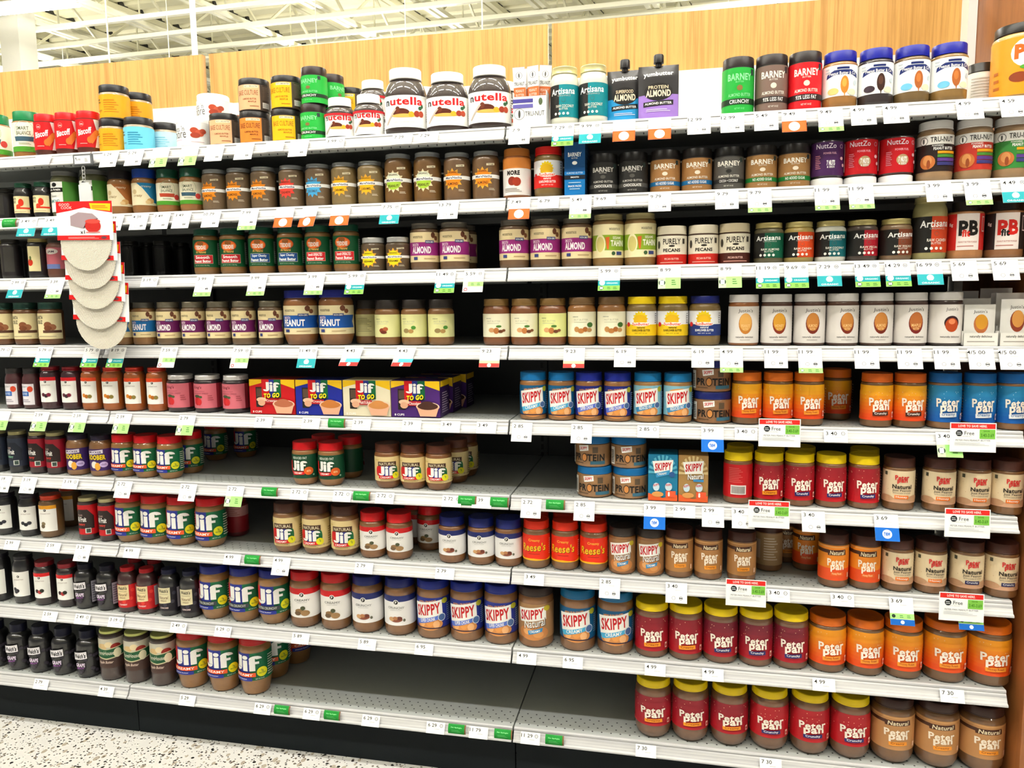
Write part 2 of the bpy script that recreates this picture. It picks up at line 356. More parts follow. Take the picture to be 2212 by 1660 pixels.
q = at(41, 100, 6.0); bm = bmesh.new(); box(bm, -.13, -.13, 0, .13, .13, CEIL)
tag(mobj('support_column', finish(bm, 'support_column', [mat('eceade', 'paint')]), loc=(q.x, q.y, 0)), 'square white building column behind the shelves at far left', 'column')
q = at(418, 60, 3.0); bm = bmesh.new(); box(bm, -.014, -.014, 0, .014, .014, CEIL - 1.7)
tag(mobj('hanging_rod', finish(bm, 'hanging_rod', [mat('ffffff', 'paint')]), loc=(q.x, q.y, 1.7)), 'thick white rod hanging from the roof above the left header seam', 'rod')
for px, yy, w_, lb in ((362, 5, .003, 'just left of the thick rod'), (232, 5.5, .006, 'between the column and the thick rod'), (876, 5, .004, 'above the middle header board'), (1042, 5, .005, 'above the tall spread jars'), (683, 5.5, .004, 'above the gap left of the small spread jars')):
    q = at(px, 60, yy); bm = bmesh.new(); box(bm, -w_, -w_, 0, w_, w_, BZ-1.7)
    tag(mobj('thin_rod', finish(bm, 'thin_rod', [M_STEEL]), loc=(q.x, q.y, 1.7)), 'thin white rod hanging from the roof, ' + lb, 'rod', 'thin hanging rods')
q = at(1700, 10, 9.0); bm = bmesh.new(); box(bm, 0, 0, 0, 4.5, .06, 1.6)
tag(mobj('bulkhead_board', finish(bm, 'bulkhead_board', [mat('f0f0e4', 'paint')]), loc=(q.x, q.y, q.z-.6)), 'plain white board hanging under the roof at upper right', 'bulkhead')
# ---------------------------------------------------------------- what each kind of package looks like
WH='fbfaf6'; BK='15130f'; CR='f3e6c2'; PB='8f6a44'; PBL='a97c4b'; PBD='7a5b40'; JAM='140c0e'; RED='d3141d'; NV='1b2a86'; GN='0f6a3d'; BLU='14509c'
def jif(cx, cy, w, h, c=WH):
    """three-letter bubble logo"""
    x = cx - w/2; u = w/10.0; y0 = cy - h/2; q = h/10.0
    def hook(ax, ay, ro, ri, t0, t1, n=8):
        o = []
        for i in range(n):
            a, b = t0+(t1-t0)*i/n, t0+(t1-t0)*(i+1)/n
            o.append(P([(ax+ro*u*math.cos(a), ay+ro*q*math.sin(a)), (ax+ro*u*math.cos(b), ay+ro*q*math.sin(b)), (ax+ri*u*math.cos(b), ay+ri*q*math.sin(b)), (ax+ri*u*math.cos(a), ay+ri*q*math.sin(a))], c))
        return o
    pi = math.pi
    return [R(x+1.5*u, y0+2.2*q, x+3.5*u, y0+9.2*q, c), hook(x+1.6*u, y0+2.2*q, 1.9, .35, pi, 2*pi), R(x+4.0*u, y0+.3*q, x+5.6*u, y0+6.6*q, c), E(x+4.8*u, y0+8.2*q, .95*u, 1.2*q, c),
            R(x+6.2*u, y0+.3*q, x+8.0*u, y0+7.4*q, c), hook(x+8.1*u, y0+7.2*q, 2.0, .3, pi, 0), R(x+6.2*u, y0+4.4*q, x+9.2*u, y0+5.8*q, c)]
def jif_label(sub, subc, subt=RED, base=GN):
    return [R(-2.6, 0, -.72, 1, RED), R(-.72, 0, .28, 1, '22308f'), jif(.02, .65, 1.95, .62), C(1.0, .30, .32, 'e8e21c'), T('7g', 1.0, .34, .14, .09, GN), T('PROTEIN', 1.0, .26, .4, .05, GN),
            R(-1.05, .15, .62, .30, subc), T(sub, -.2, .225, 1.3, .09, subt, .01), R(-1.0, 0, .4, .13, '22308f'), T('peanut butter', -.35, .07, .9, .06, WH, 0), T('NET WT 16 OZ', .85, .07, .5, .035, WH, 0), L(1.35, .1, 1.9, .9, 9, 'd8d8c8')]
def jif_nat():
    return [R(-.75, .62, .72, .80, '4a2c1c'), T('NATURAL', 0, .71, 1.25, .11, CR, .01), R(-.75, .22, -.2, .62, RED), R(-.3, .22, .3, .62, '22308f'), R(.3, .22, .68, .62, GN), E(-.75, .42, .16, .2, RED), E(.68, .42, .14, .2, GN), jif(.0, .44, 1.3, .42),
            R(-.62, .12, .55, .23, RED), T('CREAMY', -.1, .175, .8, .07, WH, .01), C(.62, .24, .25, 'e8e21c'), T('7g', .62, .26, .12, .1, GN), L(-.5, .02, .5, .1, 2, '8a6a3c'), T('Spread', -.75, .88, .3, .06, 'c2a51c', .01), L(1.2, .1, 1.7, .75, 8, '9a8250'), T('NET 16 OZ', 1.0, .12, .4, .05, '4a2c1c', 0)]
def skippy(top, bg, strip, stript, bottom=None, peanut='d98f4e', toptxt='FUN CRUNCH'):
    return [P([(-.2, .0), (-2.6, 1), (-2.6, .0)], strip) if 0 else [], E(0, .14, .85, .2, peanut), E(-.45, .16, .2, .12, 'efb273'), E(.05, .2, .22, .13, 'e89c4f'), E(.45, .14, .2, .12, 'f1b67e'), R(-2.6, 0, 2.6, .035, '2d1f3a'),
            T(toptxt, -.1, .87, 1.1, .08, 'f2a24e', .02, .1, 6), P([(-1.02, .80), (.80, .93), (.84, .46), (-.88, .25)], WH), P([(-.88, .26), (.84, .46), (.72, .32), (-.76, .11)], strip), T('SKIPPY', -.06, .615, 1.52, .36, 'c9161e', .03, .1, 9), T(stript, -.08, .285, .95, .11, WH, .015, .1, 11),
            C(.78, .36, .24, 'dfe6ee'), C(.78, .36, .20, '4a6aa0'), E(.98, .88, .2, .09, 'b7b52a'), L(1.1, .2, 1.8, .8, 9, '8fa6c8')]
def skippy_nat():
    return [E(0, .16, .9, .22, 'c98348'), E(-.3, .2, .3, .1, 'e2a468'), E(.3, .12, .3, .1, 'd99656'), P([(-.95, .85), (.74, .94), (.76, .56), (-.80, .45)], WH), T('SKIPPY', -.08, .70, 1.4, .29, 'c9161e', .03, .1, 8), T('Natural', .10, .43, 1.25, .24, '3a2a22', .02, .15, 10), T('Natural', .08, .445, 1.2, .23, WH, .01, .15, 10),
            P([(-.3, .22), (.55, .32), (.5, .2), (-.26, .10)], '3a8cc0'), T('CREAMY', .1, .21, .6, .07, WH, .01, 0, 8), E(.8, .88, .2, .08, 'c9b52a')]
def pp(bg2, sub, subc, subt, base_=None, c='fff4e6', sc_=1.0, dy=0, star='f3c9a0', out=None):
    rng = random.Random(len(sub)+int(bg2, 16)); o = [G(bg2, base_, .08, .82) if base_ else [], R(-2.6, 0, 2.6, .085, bg2)]
    o += [R(x, y, x+.035, y+.02, star) for x, y in ((rng.uniform(-1.2, 1.2), rng.uniform(.55, .97)) for _ in range(12))]
    o += [T('Peter', .02, .545+dy, 1.36*sc_, .235*sc_, c, .03, 0, 3), T('pan', .08, .345+dy, 1.0*sc_, .235*sc_, c, .035, 0, 2), P([(-.42, .13), (.52, .15), (.50, .27), (-.44, .24)], subc), T(sub, .04, .20, .72, .085, subt, .012, 0, 2), R(.82, .08, .98, .24, 'f2c8b8'), R(.85, .11, .95, .19, bg2), L(1.25, .1, 1.75, .9, 10, 'e8c8b0')]
    return o
def pp_nat(bg, sub='Creamy', subc='f39a2c', subt='7a3a10'):
    return [P([(-1.6, .95), (1.6, .95), (1.6, .97), (-1.6, .97)], 'd8a86a'), P([(-.55, .72), (.66, .74), (.62, .90), (-.6, .87)], '4a2614'), R(-1.9, .78, -.5, .88, '4a2614'), T('Natural', .05, .805, .95, .12, CR, .02, .15, 2),
            T('Peter', .02, .535, 1.2, .21, 'fff0dc', .03, 0, 3), T('pan', .08, .355, .88, .20, 'fff0dc', .035, 0, 2), P([(-.34, .13), (.5, .15), (.48, .26), (-.36, .24)], subc), T(sub, .05, .20, .62, .08, subt, .01, 0, 2), R(.85, .08, 1.0, .22, 'f2c8a8')]
def pp_beige(sub, subc):
    return [[R(x, y, x+.03, y+.015, 'c08a5a') for x, y in ((-1.0, .7), (-.8, .4), (.9, .8), (1.05, .5), (-.9, .9), (.85, .62))], R(-2.6, 0, 2.6, .14, 'd6a585'), E(-.9, .12, .5, .1, 'c79a76'), E(1.0, .13, .6, .1, 'c79a76'), R(-1.05, .84, -.85, .95, '4a4a3a'),
            T('Peter', .1, .80, .86, .15, 'd42a2a', .03, 0, 2), T('pan', .12, .675, .62, .14, 'd42a2a', .035, 0, 1), T('Natural', .12, .51, 1.2, .13, '2a2018', .03), T('Just Peanuts', .12, .385, 1.15, .08, '3a2a20', .015), T('WITH A DASH OF HONEY', .12, .31, 1.1, .045, '3a2a20', 0), R(-.32, .13, .52, .24, subc), T(sub, .1, .185, .68, .075, WH, .012), L(1.3, .1, 1.8, .9, 9, 'a88868')]
def publix(band, name, art, bc='241f1c'):
    return [R(-2.6, .80, 2.6, 1, band), C(0, .78, .17, WH), C(0, .78, .13, bc), T('P', 0, .78, .1, .085, WH, .03), T(name, 0, .60, 1.05, .075, '6a6a6a', 0), T('peanut butter', 0, .52, .7, .04, 'a8a8a8', 0), art]
PN = [E(-.18, .22, .3, .09, '8a6a44'), E(.2, .16, .3, .1, 'a07c52'), E(.05, .33, .16, .07, '4d5238'), E(-.3, .15, .22, .07, '6a5238')]
CN = [E(0, .2, .4, .085, '8a4c38'), E(-.3, .22, .18, .07, 'c79a6a'), E(.2, .25, .18, .06, '6a3428'), E(.5, .18, .08, .05, '6a6a5a'), E(-.05, .25, .15, .06, 'b0784e')]
def publix_jam(band, fr, name='preserves'):
    return [R(-.95, .0, .95, 1, WH), R(-.95, .86, .95, 1, band), C(0, .82, .15, WH), C(0, .82, .12, '241f1c'), T('P', 0, .82, .08, .05, WH, .02), T(name, 0, .68, .9, .05, 'a08888', 0), [E(x, y, .2, .075, c) for x, y, c in fr]]
def wood(name, band, accent='3a2a1c'):
    return [T('WOODSTOCK', -.35, .83, .75, .075, accent, .02), E(.75, .9, .16, .1, '6a3c28'), E(.98, .80, .14, .08, '7a4a30'), R(-2.6, .22, 1.35, .66, band), P([(1.35, .22), (1.6, .22), (1.42, .44), (1.6, .66), (1.35, .66)], band), T('SMOOTH', -.52, .575, .5, .10, 'f4d8e8', .02), T(name, -.1, .40, 1.35, .24, 'fdf3f6', .04), R(.2, .62, .8, .72, '33407a'), T('NON-GMO', .5, .67, .5, .06, WH, .01), R(-.65, .07, -.35, .17, '33407a'), L(.1, .08, .9, .15, 1, 'b89a70')]
def mara(sun, name, band=WH):
    return [S_(-.05, .45, .80, .56, 12, 'e9a93a' if sun[0] not in 'e4' else sun), C(-.05, .45, .58, sun), R(-1.4, .44, 1.5, .56, band), T('MaraNatha', .02, .50, 1.25, .08, '2a2a5a', .02), T(name, -.05, .30, .8, .09, '4a2a14', .012), T('ORGANIC', -.05, .68, .7, .065, '5a3414', .01), P([(.25, .85), (.85, .87), (.85, .94), (.25, .92)], CR), T('CREAMY', .55, .895, .5, .04, '3a2a1a', .01), L(.4, .04, .85, .12, 2, 'e0d4bc')]
def artisana(c, name):
    return [R(-2.6, 0, -.25, 1, '1d1b18'), R(-.25, 0, 2.6, 1, c), T('Artisana', 0, .80, 1.8, .20, WH, .02, .1, 2), T('ORGANICS', .1, .66, .9, .05, 'b8b8b0', 0), C(.05, .52, .14, '5a5a50'), C(.05, .52, .12, c), T(name, .15, .34, 1.25, .085, 'f2eee0', .01), T('BUTTER', .05, .25, .6, .06, 'f2eee0', 0), [C(-.5+.28*i, .11, .09, 'e8e8e0') for i in range(4)]]
def barney(bg, band, name, nut='e8dcc8', txt='f0ece0'):
    return [T('BARNEY', 0, .80, 1.55, .15, txt, .03), T('BUTTER', 0, .69, .5, .035, txt, 0), E(0, .56, .18, .06, nut), T('ALMOND BUTTER', 0, .41, 1.45, .07, txt, .012), R(-2.6, .20, 2.6, .33, band), T(name, 0, .265, 1.25, .085, WH, .015), T('NET WT 10 OZ', 0, .11, .6, .04, txt, 0), R(.75, .84, .98, .97, '2a3a38')]
def nutella(old=0):
    o = [T('n', -.90, .775, .25, .17, '1b1b1b', .03), T('utella', .13, .815, 1.68, .25, 'd8161c', .03)]
    o += [E(-.15, .46, .42, .13, '5a2412'), E(-.3, .55, .12, .1, '6e3018'), E(.0, .36, .6, .06, 'f0b45a'), E(.35, .4, .14, .09, 'f0b02c'), E(.62, .42, .15, .10, 'a0341c'), E(.86, .42, .15, .10, 'b4462a'), E(.8, .6, .1, .06, '2a5a38'), E(.92, .66, .07, .06, '2a5a38'), P([(-1.0, .12), (-.93, .10), (-.35, .56), (-.45, .58)], 'c8b8ac'), T('hazelnut spread with cocoa', .0, .16, .95, .04, 'b0a8a0', 0), L(1.25, .2, 1.6, .8, 8, '6a6a6a')]
    return o + ([R(-2.6, .90, 2.6, 1, 'c9202a')] if old else [])
def teddie(name, c):
    return [E(-.05, .76, .62, .19, 'd8501e'), E(-.05, .76, .55, .16, 'f07a2c'), E(-.05, .86, .25, .09, '9a5a28'), T('TEDDIE', -.05, .72, .85, .15, 'fbe8e0', .05), T('All Natural', -.05, .55, .8, .09, 'f0b45a', .02), R(-.7, .13, .85, .45, 'e8d8b8'), R(-.68, .14, .83, .44, c), T(name, .05, .36, 1.1, .11, WH, .025), T('Peanut Butter', .05, .22, 1.3, .11, WH, .03), T('NET WT 16 OZ (1 LB) 454g', 0, .06, 1.1, .04, 'c8d8c0', 0), R(1.3, .1, 1.75, .9, 'b8c0b4'), L(1.33, .12, 1.72, .88, 11, '5a645a')]
def santa(frt, c1, c2):
    return [T('SANTA', -.4, .84, .7, .13, '2a2420', .02), T('CRUZ', -.4, .66, .6, .14, '2a2420', .02), frt, R(-.1, .24, 1.4, .34, c1), L(-.9, .06, .9, .16, 1, 'c8b890')]
def justins(c1, c2, name='ALMOND BUTTER'):
    return [T("Justin's", .05, .87, .95, .12, '2a2622', .0, .1), E(.05, .53, .44, .285, c2), E(.05, .57, .39, .24, c1), T(name.split()[0], .05, .47, .55, .08, 'f2c88a', .02), T('BUTTER', .05, .38, .34, .06, 'f2c88a', .02), T('naturally delicious', .0, .16, 1.15, .055, '3a3230', .01), L(-.3, .07, .35, .11, 1, 'b0a8a0'), L(1.25, .3, 1.6, .9, 8, 'a8a8a8')]
def greenwise(art, c='9aa88a'):
    return [T('GREENWISE', -.5, .80, .42, .035, '3a4a34', .01), T('NUT BUTTER', -.1, .68, 1.0, .07, 'b8b898', -.0), L(-.6, .56, .3, .62, 1, 'c8c8a8'), art]
ALM = [E(-.25, .30, .22, .10, 'd6a06c'), E(.1, .27, .2, .13, 'b8743c'), E(.28, .46, .2, .05, '4a7a34'), E(.42, .24, .18, .07, '6a3c22'), E(.65, .28, .14, .06, '7a4a2c')]
CSH = [E(-.4, .3, .18, .11, 'c08a50'), E(-.1, .24, .22, .1, 'b87a40'), E(.2, .3, .18, .1, 'a8642c'), E(.5, .27, .2, .08, 'b88a54'), E(.55, .48, .22, .1, '3c6a2c')]
def sunb(c, t='3a2a0a'):
    return [S_(-.05, .70, .52, .40, 14, 'f2d21c'), E(-.05, .66, .44, .2, 'e8b81c'), R(-2.6, 0, 2.6, .46, c), E(.0, .47, .6, .08, 'fbfaf6'), T('SunButter', -.02, .48, 1.12, .12, 'e8501c', .03), T('natural', 0, .34, .5, .08, t, .02), T('SUNFLOWER BUTTER', 0, .22, 1.2, .09, t, .02), T('NET WT 16 OZ', 0, .1, .8, .04, t, 0), C(-.92, .46, .15, 'c9202a'), L(1.0, .5, 1.15, .95, 5, '5a5a60')]
def smart(ar='c23a2a'):
    return [T('SMART', -.1, .80, .85, .13, '3a4a2a', .01), T('BALANCE', -.05, .64, .95, .13, '3a4a2a', .01), O(.0, .74, .66, 'b8c49a', .05), P([(-.65, .36), (.55, .36), (.62, .52), (-.72, .52)], '3a5a6a' if ar != 'r' else 'b8442a'), R(-2.6, 0, 2.6, .18, '4f9a2c'), C(.8, .36, .24, 'd0403a'), L(-.4, .24, .4, .32, 2, '8a9a7a')]
def crazy(c):
    return [P([(-.4, 1), (2.6, 1), (2.6, .0), (.95, .12), (.1, .75)], c), T('creamy', .35, .82, .8, .10, 'f6ead0', .0, .2), C(-.62, .6, .2, 'd8c090'), T('crazy', -.35, .40, .75, .11, 'a88a58', .01, .2), E(.65, .2, .28, .12, 'd8a868'), E(.45, .14, .2, .08, 'e8c890')]
def basec(c, t):
    return [R(-.85, 0, .8, 1, c), R(-.2, .88, .7, .98, 'f6e8c8'), T('NUTS + SEEDS BUTTER', .25, .93, .8, .05, '3a2a1c', .01), T('BASE CULTURE', -.0, .68, 1.35, .20, t, .0), T('ALMOND BUTTER', .12, .42, .9, .07, t, .015), T('MAPLE', .3, .31, .5, .06, t, .015), L(.15, .1, .7, .16, 1, t), R(.95, .08, 1.45, .30, 'e8e4dc'), [R(.98+.055*i, .1, 1.0+.055*i, .28, '2a2420') for i in range(8)], L(.95, .4, 1.45, .95, 9, '7a6a5c')]
def biscoff():
    return [C(-.5, .82, .2, 'e8a8a0'), C(-.5, .82, .18, RED), T('Lotus', -.5, .82, .26, .07, WH, .01), T('Biscoff', -.3, .56, 1.15, .22, WH, .03, .2, 12), P([(.45, 1), (1.3, 1), (1.4, .0), (.5, .0), (.75, .5)], 'f3ece6'), P([(-.05, .30), (.55, .62), (.85, .50), (.28, .12)], 'd8742a'), E(.12, .26, .22, .12, 'd8742a'), E(.72, .54, .2, .1, 'e08434'), L(-.7, .1, -.1, .16, 1, 'f0b0a8')]
def nutsnmore():
    return [T("nuts 'n", -.5, .74, .95, .24, '4a4444', -.0), T('more', -.45, .46, 1.05, .26, '4a4444', .0), L(-.9, .24, -.2, .27, 1, 'e04a8a'), E(.55, .66, .24, .13, 'b8482c'), E(.85, .55, .26, .15, 'c8583a'), E(.6, .45, .28, .12, 'a8402a'), E(1.05, .64, .2, .11, 'b04830'), L(.35, .14, 1.1, .2, 1, 'c8a0a8')]
def pbco(nut, sw, sub='c8e0f0'):
    return [P([(-.95, .72), (-.5, .84), (.5, .84), (.95, .72), (1.0, .58), (.5, .68), (-.5, .68), (-1.0, .58)], '1a2a6a'), T('Peanut Butter & Co.', 0, .735, 1.6, .10, WH, .015), R(-.35, .86, .35, .93, '1a2a6a'), E(.1, .36, .24, .28, nut), E(.08, .42, .13, .14, sw), P([(.06, .1), (.14, .1), (.12, -.0), (.08, 0)], nut), E(-.55, .16, .32, .11, sub), E(.55, .12, .28, .1, 'f0e0c0'), C(.78, .42, .13, 'c8d4dc'), L(-1.05, .75, -.75, .95, 2, 'b8c0c8')]
def tru(c):
    return [R(-2.6, 0, 2.6, .74, c), C(-.88, .84, .24, '3a3a38'), C(-.88, .84, .21, WH), E(-.88, .84, .05, .07, '3a3a38'), T('TRU-NUT', .15, .87, 1.3, .14, '2a2a28', .01), T('POWDERED', -.1, .70, .6, .045, WH, .01), T('PEANUT BUTTER', .25, .62, 1.15, .08, WH, .03), R(-.1, .48, 1.05, .55, 'e8a41c'), R(-.1, .38, 1.05, .46, '4a8a34'), R(-.1, .27, 1.05, .36, '5a3a8a'), R(-.1, .16, 1.05, .25, '3a3a78'), C(-.62, .26, .42, 'c8743a'), E(-.62, .3, .24, .14, 'e09a5a'), E(-.55, .2, .1, .12, '9a4a20'), L(1.2, .1, 1.6, .7, 8, 'b0a8a0')]
def pbfit(c, t1, t2):
    return [R(-.62, 0, .62, 1, 'f2e6e0'), T('PB', .02, .60, 1.05, .42, t1, .045), T('fit', -.12, .46, .42, .20, t2, .05), T('PEANUT BUTTER POWDER', 0, .22, 1.0, .045, 'b86a60', 0), L(-.55, .08, .3, .14, 1, 'b86a60'), R(.82, .5, 1.05, .92, 'e8d0cc'), R(.85, .53, 1.02, .89, c), T('8g', -.95, .7, .25, .12, 'f0d8d0', .02)]
def pecan(c):
    return [R(-2.6, 0, 2.6, .36, c), T('PURELY', 0, .80, 1.2, .20, '2a241e', .02), E(0, .645, .2, .035, '2a241e'), T('PECANS', 0, .50, 1.15, .12, '2a241e', .04), T('PECAN BUTTER', 0, .20, .95, .07, 'f4c8bc', .012), L(-.8, .05, .8, .12, 1, 'e8a898'), R(.75, .72, .95, .9, '3a342c'), E(-.95, .7, .12, .14, '3a342c')]
def nuttzo(c):
    return [T('NuttZo', -.2, .88, 1.25, .15, 'f0e8f0', .01), T('POWER FUEL', .05, .66, .8, .06, 'f0b8c8', .01), E(.1, .36, .36, .16, 'b89a70' if c[0] == 'c' else c), T('7 NUTS', .1, .37, .5, .16, WH, .04), T('& SEEDS', .1, .25, .45, .06, WH, .01), C(.8, .86, .13, 'c8a8b8'), C(.8, .86, .1, c), L(-.85, .2, -.5, .62, 8, 'd88a9a'), E(.8, .5, .12, .05, 'e8b8c0'), E(.95, .3, .1, .05, 'e8b8c0'), R(1.15, .1, 1.35, .95, 'c8b8bc')]
def kings():
    return [T("King's", -.25, .84, .75, .14, '7a2430', .02, .1), L(-.75, .68, .35, .71, 1, '8a3440'), T('STRAWBERRY SPREAD', -.05, .60, 1.3, .06, '9a4450', 0), E(-.3, .30, .27, .18, 'c41c24'), E(-.1, .26, .2, .14, 'd42c30'), E(-.3, .49, .26, .06, '3a4a30'), E(.02, .46, .14, .05, '4a5a38'), L(.55, .3, .95, .55, 3, 'a84450'), R(1.2, 0, 1.6, 1, '8a2430')]
def smuck():
    return [R(-.95, 0, .95, 1, 'ece6ec'), T("Smucker's", -.2, .88, 1.0, .10, '8a8a98', .01), E(.55, .75, .3, .14, 'd84a2c'), R(-.9, .42, .4, .64, '2f62b0'), T('SUGAR FREE', -.3, .53, 1.1, .12, 'c8d8f0', .02), L(-.7, .12, .5, .3, 2, 'a8a0b0')]
def allfruit(c, t):
    return [P([(-1.3, .62), (-.6, .85), (.5, .85), (1.1, .62), (1.1, .2), (-1.3, .2)], '2a1d1c' if c != '2c3344' else '1c2230'), T('POLANER', -.3, .66, .6, .06, 'c8a8a0', 0), T('All Fruit', -.2, .52, 1.1, .17, WH, .03), T(t, -.2, .34, .8, .11, 'e8483c' if c != '2c3344' else '8ac8a0', .02, .2), R(.2, .05, .75, .22, 'd8dcd4'), R(.3, .07, .7, .2, '3a4a44')]
def goober():
    return [P([(-.95, .90), (.6, .97), (.6, .80), (-.95, .74)], 'e8e0f0'), T('SMUCKER', -.15, .855, 1.25, .10, '3a2458', .02), T('GOOBER', -.02, .60, 1.75, .25, '1a1014', .05), T('GOOBER', -.05, .62, 1.7, .24, 'f2d21c', .05), E(-.2, .28, .3, .16, 'e8e4dc'), E(.1, .2, .24, .18, 'e8a83c'), E(.62, .28, .34, .13, 'cdb8e8'), T('GRAPE', .62, .28, .4, .07, '5a3a8a', .01)]
def reese():
    return [T('Creamy', .0, .78, .85, .13, 'f5b83c', .02), T("Reese's", -.02, .51, 1.85, .32, '2a1408', .02, .1, 3), T("Reese's", -.05, .52, 1.85, .31, 'f8c61c', .02, .1, 3), P([(-1.6, .0), (-1.6, .16), (-.9, .06), (0, .08), (.9, .02), (1.6, .12), (1.6, 0)], 'f8b81c'), L(-.4, .24, .4, .28, 1, '8a2a10'), L(1.2, .2, 1.5, .85, 8, 'f0b0a0')]
def protein():
    return [P([(-.62, .98), (-.02, 1.04), (.0, .78), (-.56, .70)], WH), T('SKIPPY', -.3, .88, .46, .16, 'c9161e', .03, .1, 5), R(.22, .66, .52, .95, '5a4a38'), T('PR', -.68, .43, .52, .34, '1c1815', .03), E(-.24, .43, .17, .21, '2a1c12'), E(-.24, .43, .13, .17, 'd08a48'), T('TEIN', .42, .43, 1.0, .34, '1c1815', .03), R(.1, .10, .95, .26, '3a6a80'), L(-.9, .12, -.3, .2, 1, '4a3828'), R(-1.35, .1, -1.02, .95, 'e0dcd4'), [R(-1.3, .2+.08*i, -1.08, .24+.08*i, '2a2622') for i in range(8)]]
def welch(c2='3a3440', nm='GRAPE', cc='f4f0f6', nc='a04ab0'):
    rng = random.Random(4); o = []
    for _ in range(20):
        x, y = rng.uniform(-1.5, 1.5), rng.uniform(.04, .9); o += [C(x, y, .17, '15131a'), C(x-.02, y+.01, .14, c2)]
    return o + [P([(-.72, .92), (.45, .98), (.48, .66), (-.70, .60)], '15131a'), P([(-.68, .90), (.42, .96), (.45, .68), (-.66, .62)], cc), T("Welch's", -.12, .79, .95, .19, '1a1a1e', .04, .1, 4), T(nm, -.1, .42, .75, .15, 'e8d8f0', .03), T('JELLY', -.1, .29, .6, .07, nc, .03)]
def welch_nat(c, sq):
    rng = random.Random(6); o = [R(-2.6, 0, 2.6, 1, c)]
    for _ in range(8): x, y = rng.uniform(-1.3, 1.4), rng.uniform(.04, .9); o += [C(x, y, .18, 'e03a30' if c[0] == 'c' else '3a3644')]
    return o + [P([(-.75, .98), (.5, 1.0), (.5, .36), (-.72, .30)], sq), T("Welch's", -.12, .86, .9, .15, '241c1c', .03, .1), L(-.5, .70, .3, .74, 1, '8a7a5a'), T('Natural', -.12, .58, .85, .12, '6a3c1c', .0, .25), T('SPREAD', -.12, .44, .6, .06, '6a3c1c', 0), T('STRAWBERRY' if c[0] == 'c' else 'CONCORD', -.1, .14, .8, .07, 'f4dcd8', .02), R(1.1, .1, 1.6, .95, 'a8a0a8')]
def apple():
    return [R(-2.6, .62, 2.6, 1, 'cfc9b8'), E(-.3, .74, .4, .1, 'e0c088'), E(.2, .8, .3, .1, 'f0dcb0'), E(.75, .7, .4, .13, '9a2418'), P([(-1.5, .74), (0, .66), (1.5, .74), (1.5, .40), (0, .30), (-1.5, .40)], 'd8cfa8'), P([(-1.5, .71), (0, .63), (1.5, .71), (1.5, .43), (0, .34), (-1.5, .43)], '1d5a36'), T('FarmHouse', -.1, .52, 1.35, .13, 'e8e4d0', .01), E(.85, .5, .3, .16, 'ece4c0'), T('Apple Butter', -.1, .20, 1.2, .12, 'f0d8c8', .01, .25)]
def oncea():
    return [R(-1.5, 0, .35, 1, 'f4f4ee'), R(-2.6, .0, -1.5, 1, '3c7a2c'), E(-.3, .90, .22, .07, '1c1c1a'), R(-2.0, .66, .5, .80, '15150f'), T('Once Again', -.45, .73, 1.3, .10, WH, .03), T('ORGANIC', -.4, .52, .6, .06, '8a8a84', .01), T('ALMOND', -.4, .36, 1.0, .10, '2a7a80', .01), R(.35, 0, 2.6, 1, '4a8a30')]
def jifgo(bg, nm='Creamy', cup='b8704a', txtc=WH):
    return [R(-1, 0, 1, 1, bg), P([(-1, 1), (-1, .80), (-.45, .90), (-.45, 1)], 'f5c518'), P([(.4, 1), (.4, .88), (1, .74), (1, 1)], 'f5c518'), R(-.72, .2, -.42, .78, '2a2220'), R(-.68, .5, -.45, .74, '5a4638'), R(-.45, .48, 0, 1, RED), R(0, .48, .40, 1, GN), R(-.12, .48, .1, 1, '22308f'), jif(.0, .80, .72, .30),
            T('TO GO', .015, .53, .72, .15, '1a1a1a', .05, .15, 4), T('TO GO', .0, .545, .70, .14, 'f8e41c', .05, .15, 4), R(-.3, .32, .24, .45, txtc if txtc != WH else 'b8262a'), T(nm, -.02, .385, .46, .08, WH, .01), E(-.45, .42, .22, .07, 'ecc0a0'), E(-.45, .33, .16, .09, 'e0a888'), E(.52, .30, .48, .13, 'f0cdb4'), P([(.06, .3), (.98, .3), (.85, .03), (.2, .03)], 'e8b090'), E(.52, .31, .42, .10, cup), E(.5, .36, .28, .09, cup), T('8 CUPS', -.65, .07, .4, .06, WH, .02)]
def skbox(bg, ray, nm):
    return [R(-1, 0, 1, 1, bg), [P([(0, .6), (math.cos(t)*1.0, min(1, .6+math.sin(t)*.4)), (math.cos(t+.16)*1.0, min(1, .6+math.sin(t+.16)*.4))], ray) for t in [.3*i for i in range(11)]], P([(-.72, .86), (.7, .90), (.62, .62), (-.56, .60)], WH), T('SKIPPY', .02, .75, 1.15, .17, 'c9161e', .035, .1, 6), nm,
            P([(-1, 0), (1, 0), (1, .14), (0, .06), (-1, .16)], 'e8602c'), E(-.45, .3, .22, .09, 'c8e0ec'), T('SKIPPY', -.45, .34, .4, .05, 'c9161e', .03, 0, 12), E(.4, .31, .24, .09, 'c8e0ec'), T('SKIPPY', .4, .35, .4, .05, 'c9161e', .03), R(.2, .08, .88, .22, 'ec5a34'), T('8', .42, .15, .14, .1, WH, .05), E(-.35, .14, .4, .06, 'dc9a54')]
def tubish(c, t):
    return [R(-.9, .05, 1.2, .95, c), L(-.1, .2, .9, .8, 6, t), L(-.75, .62, -.4, .85, 2, '6a5a3a'), T('protein', -.5, .3, .5, .1, '6a5a3a', 0)]
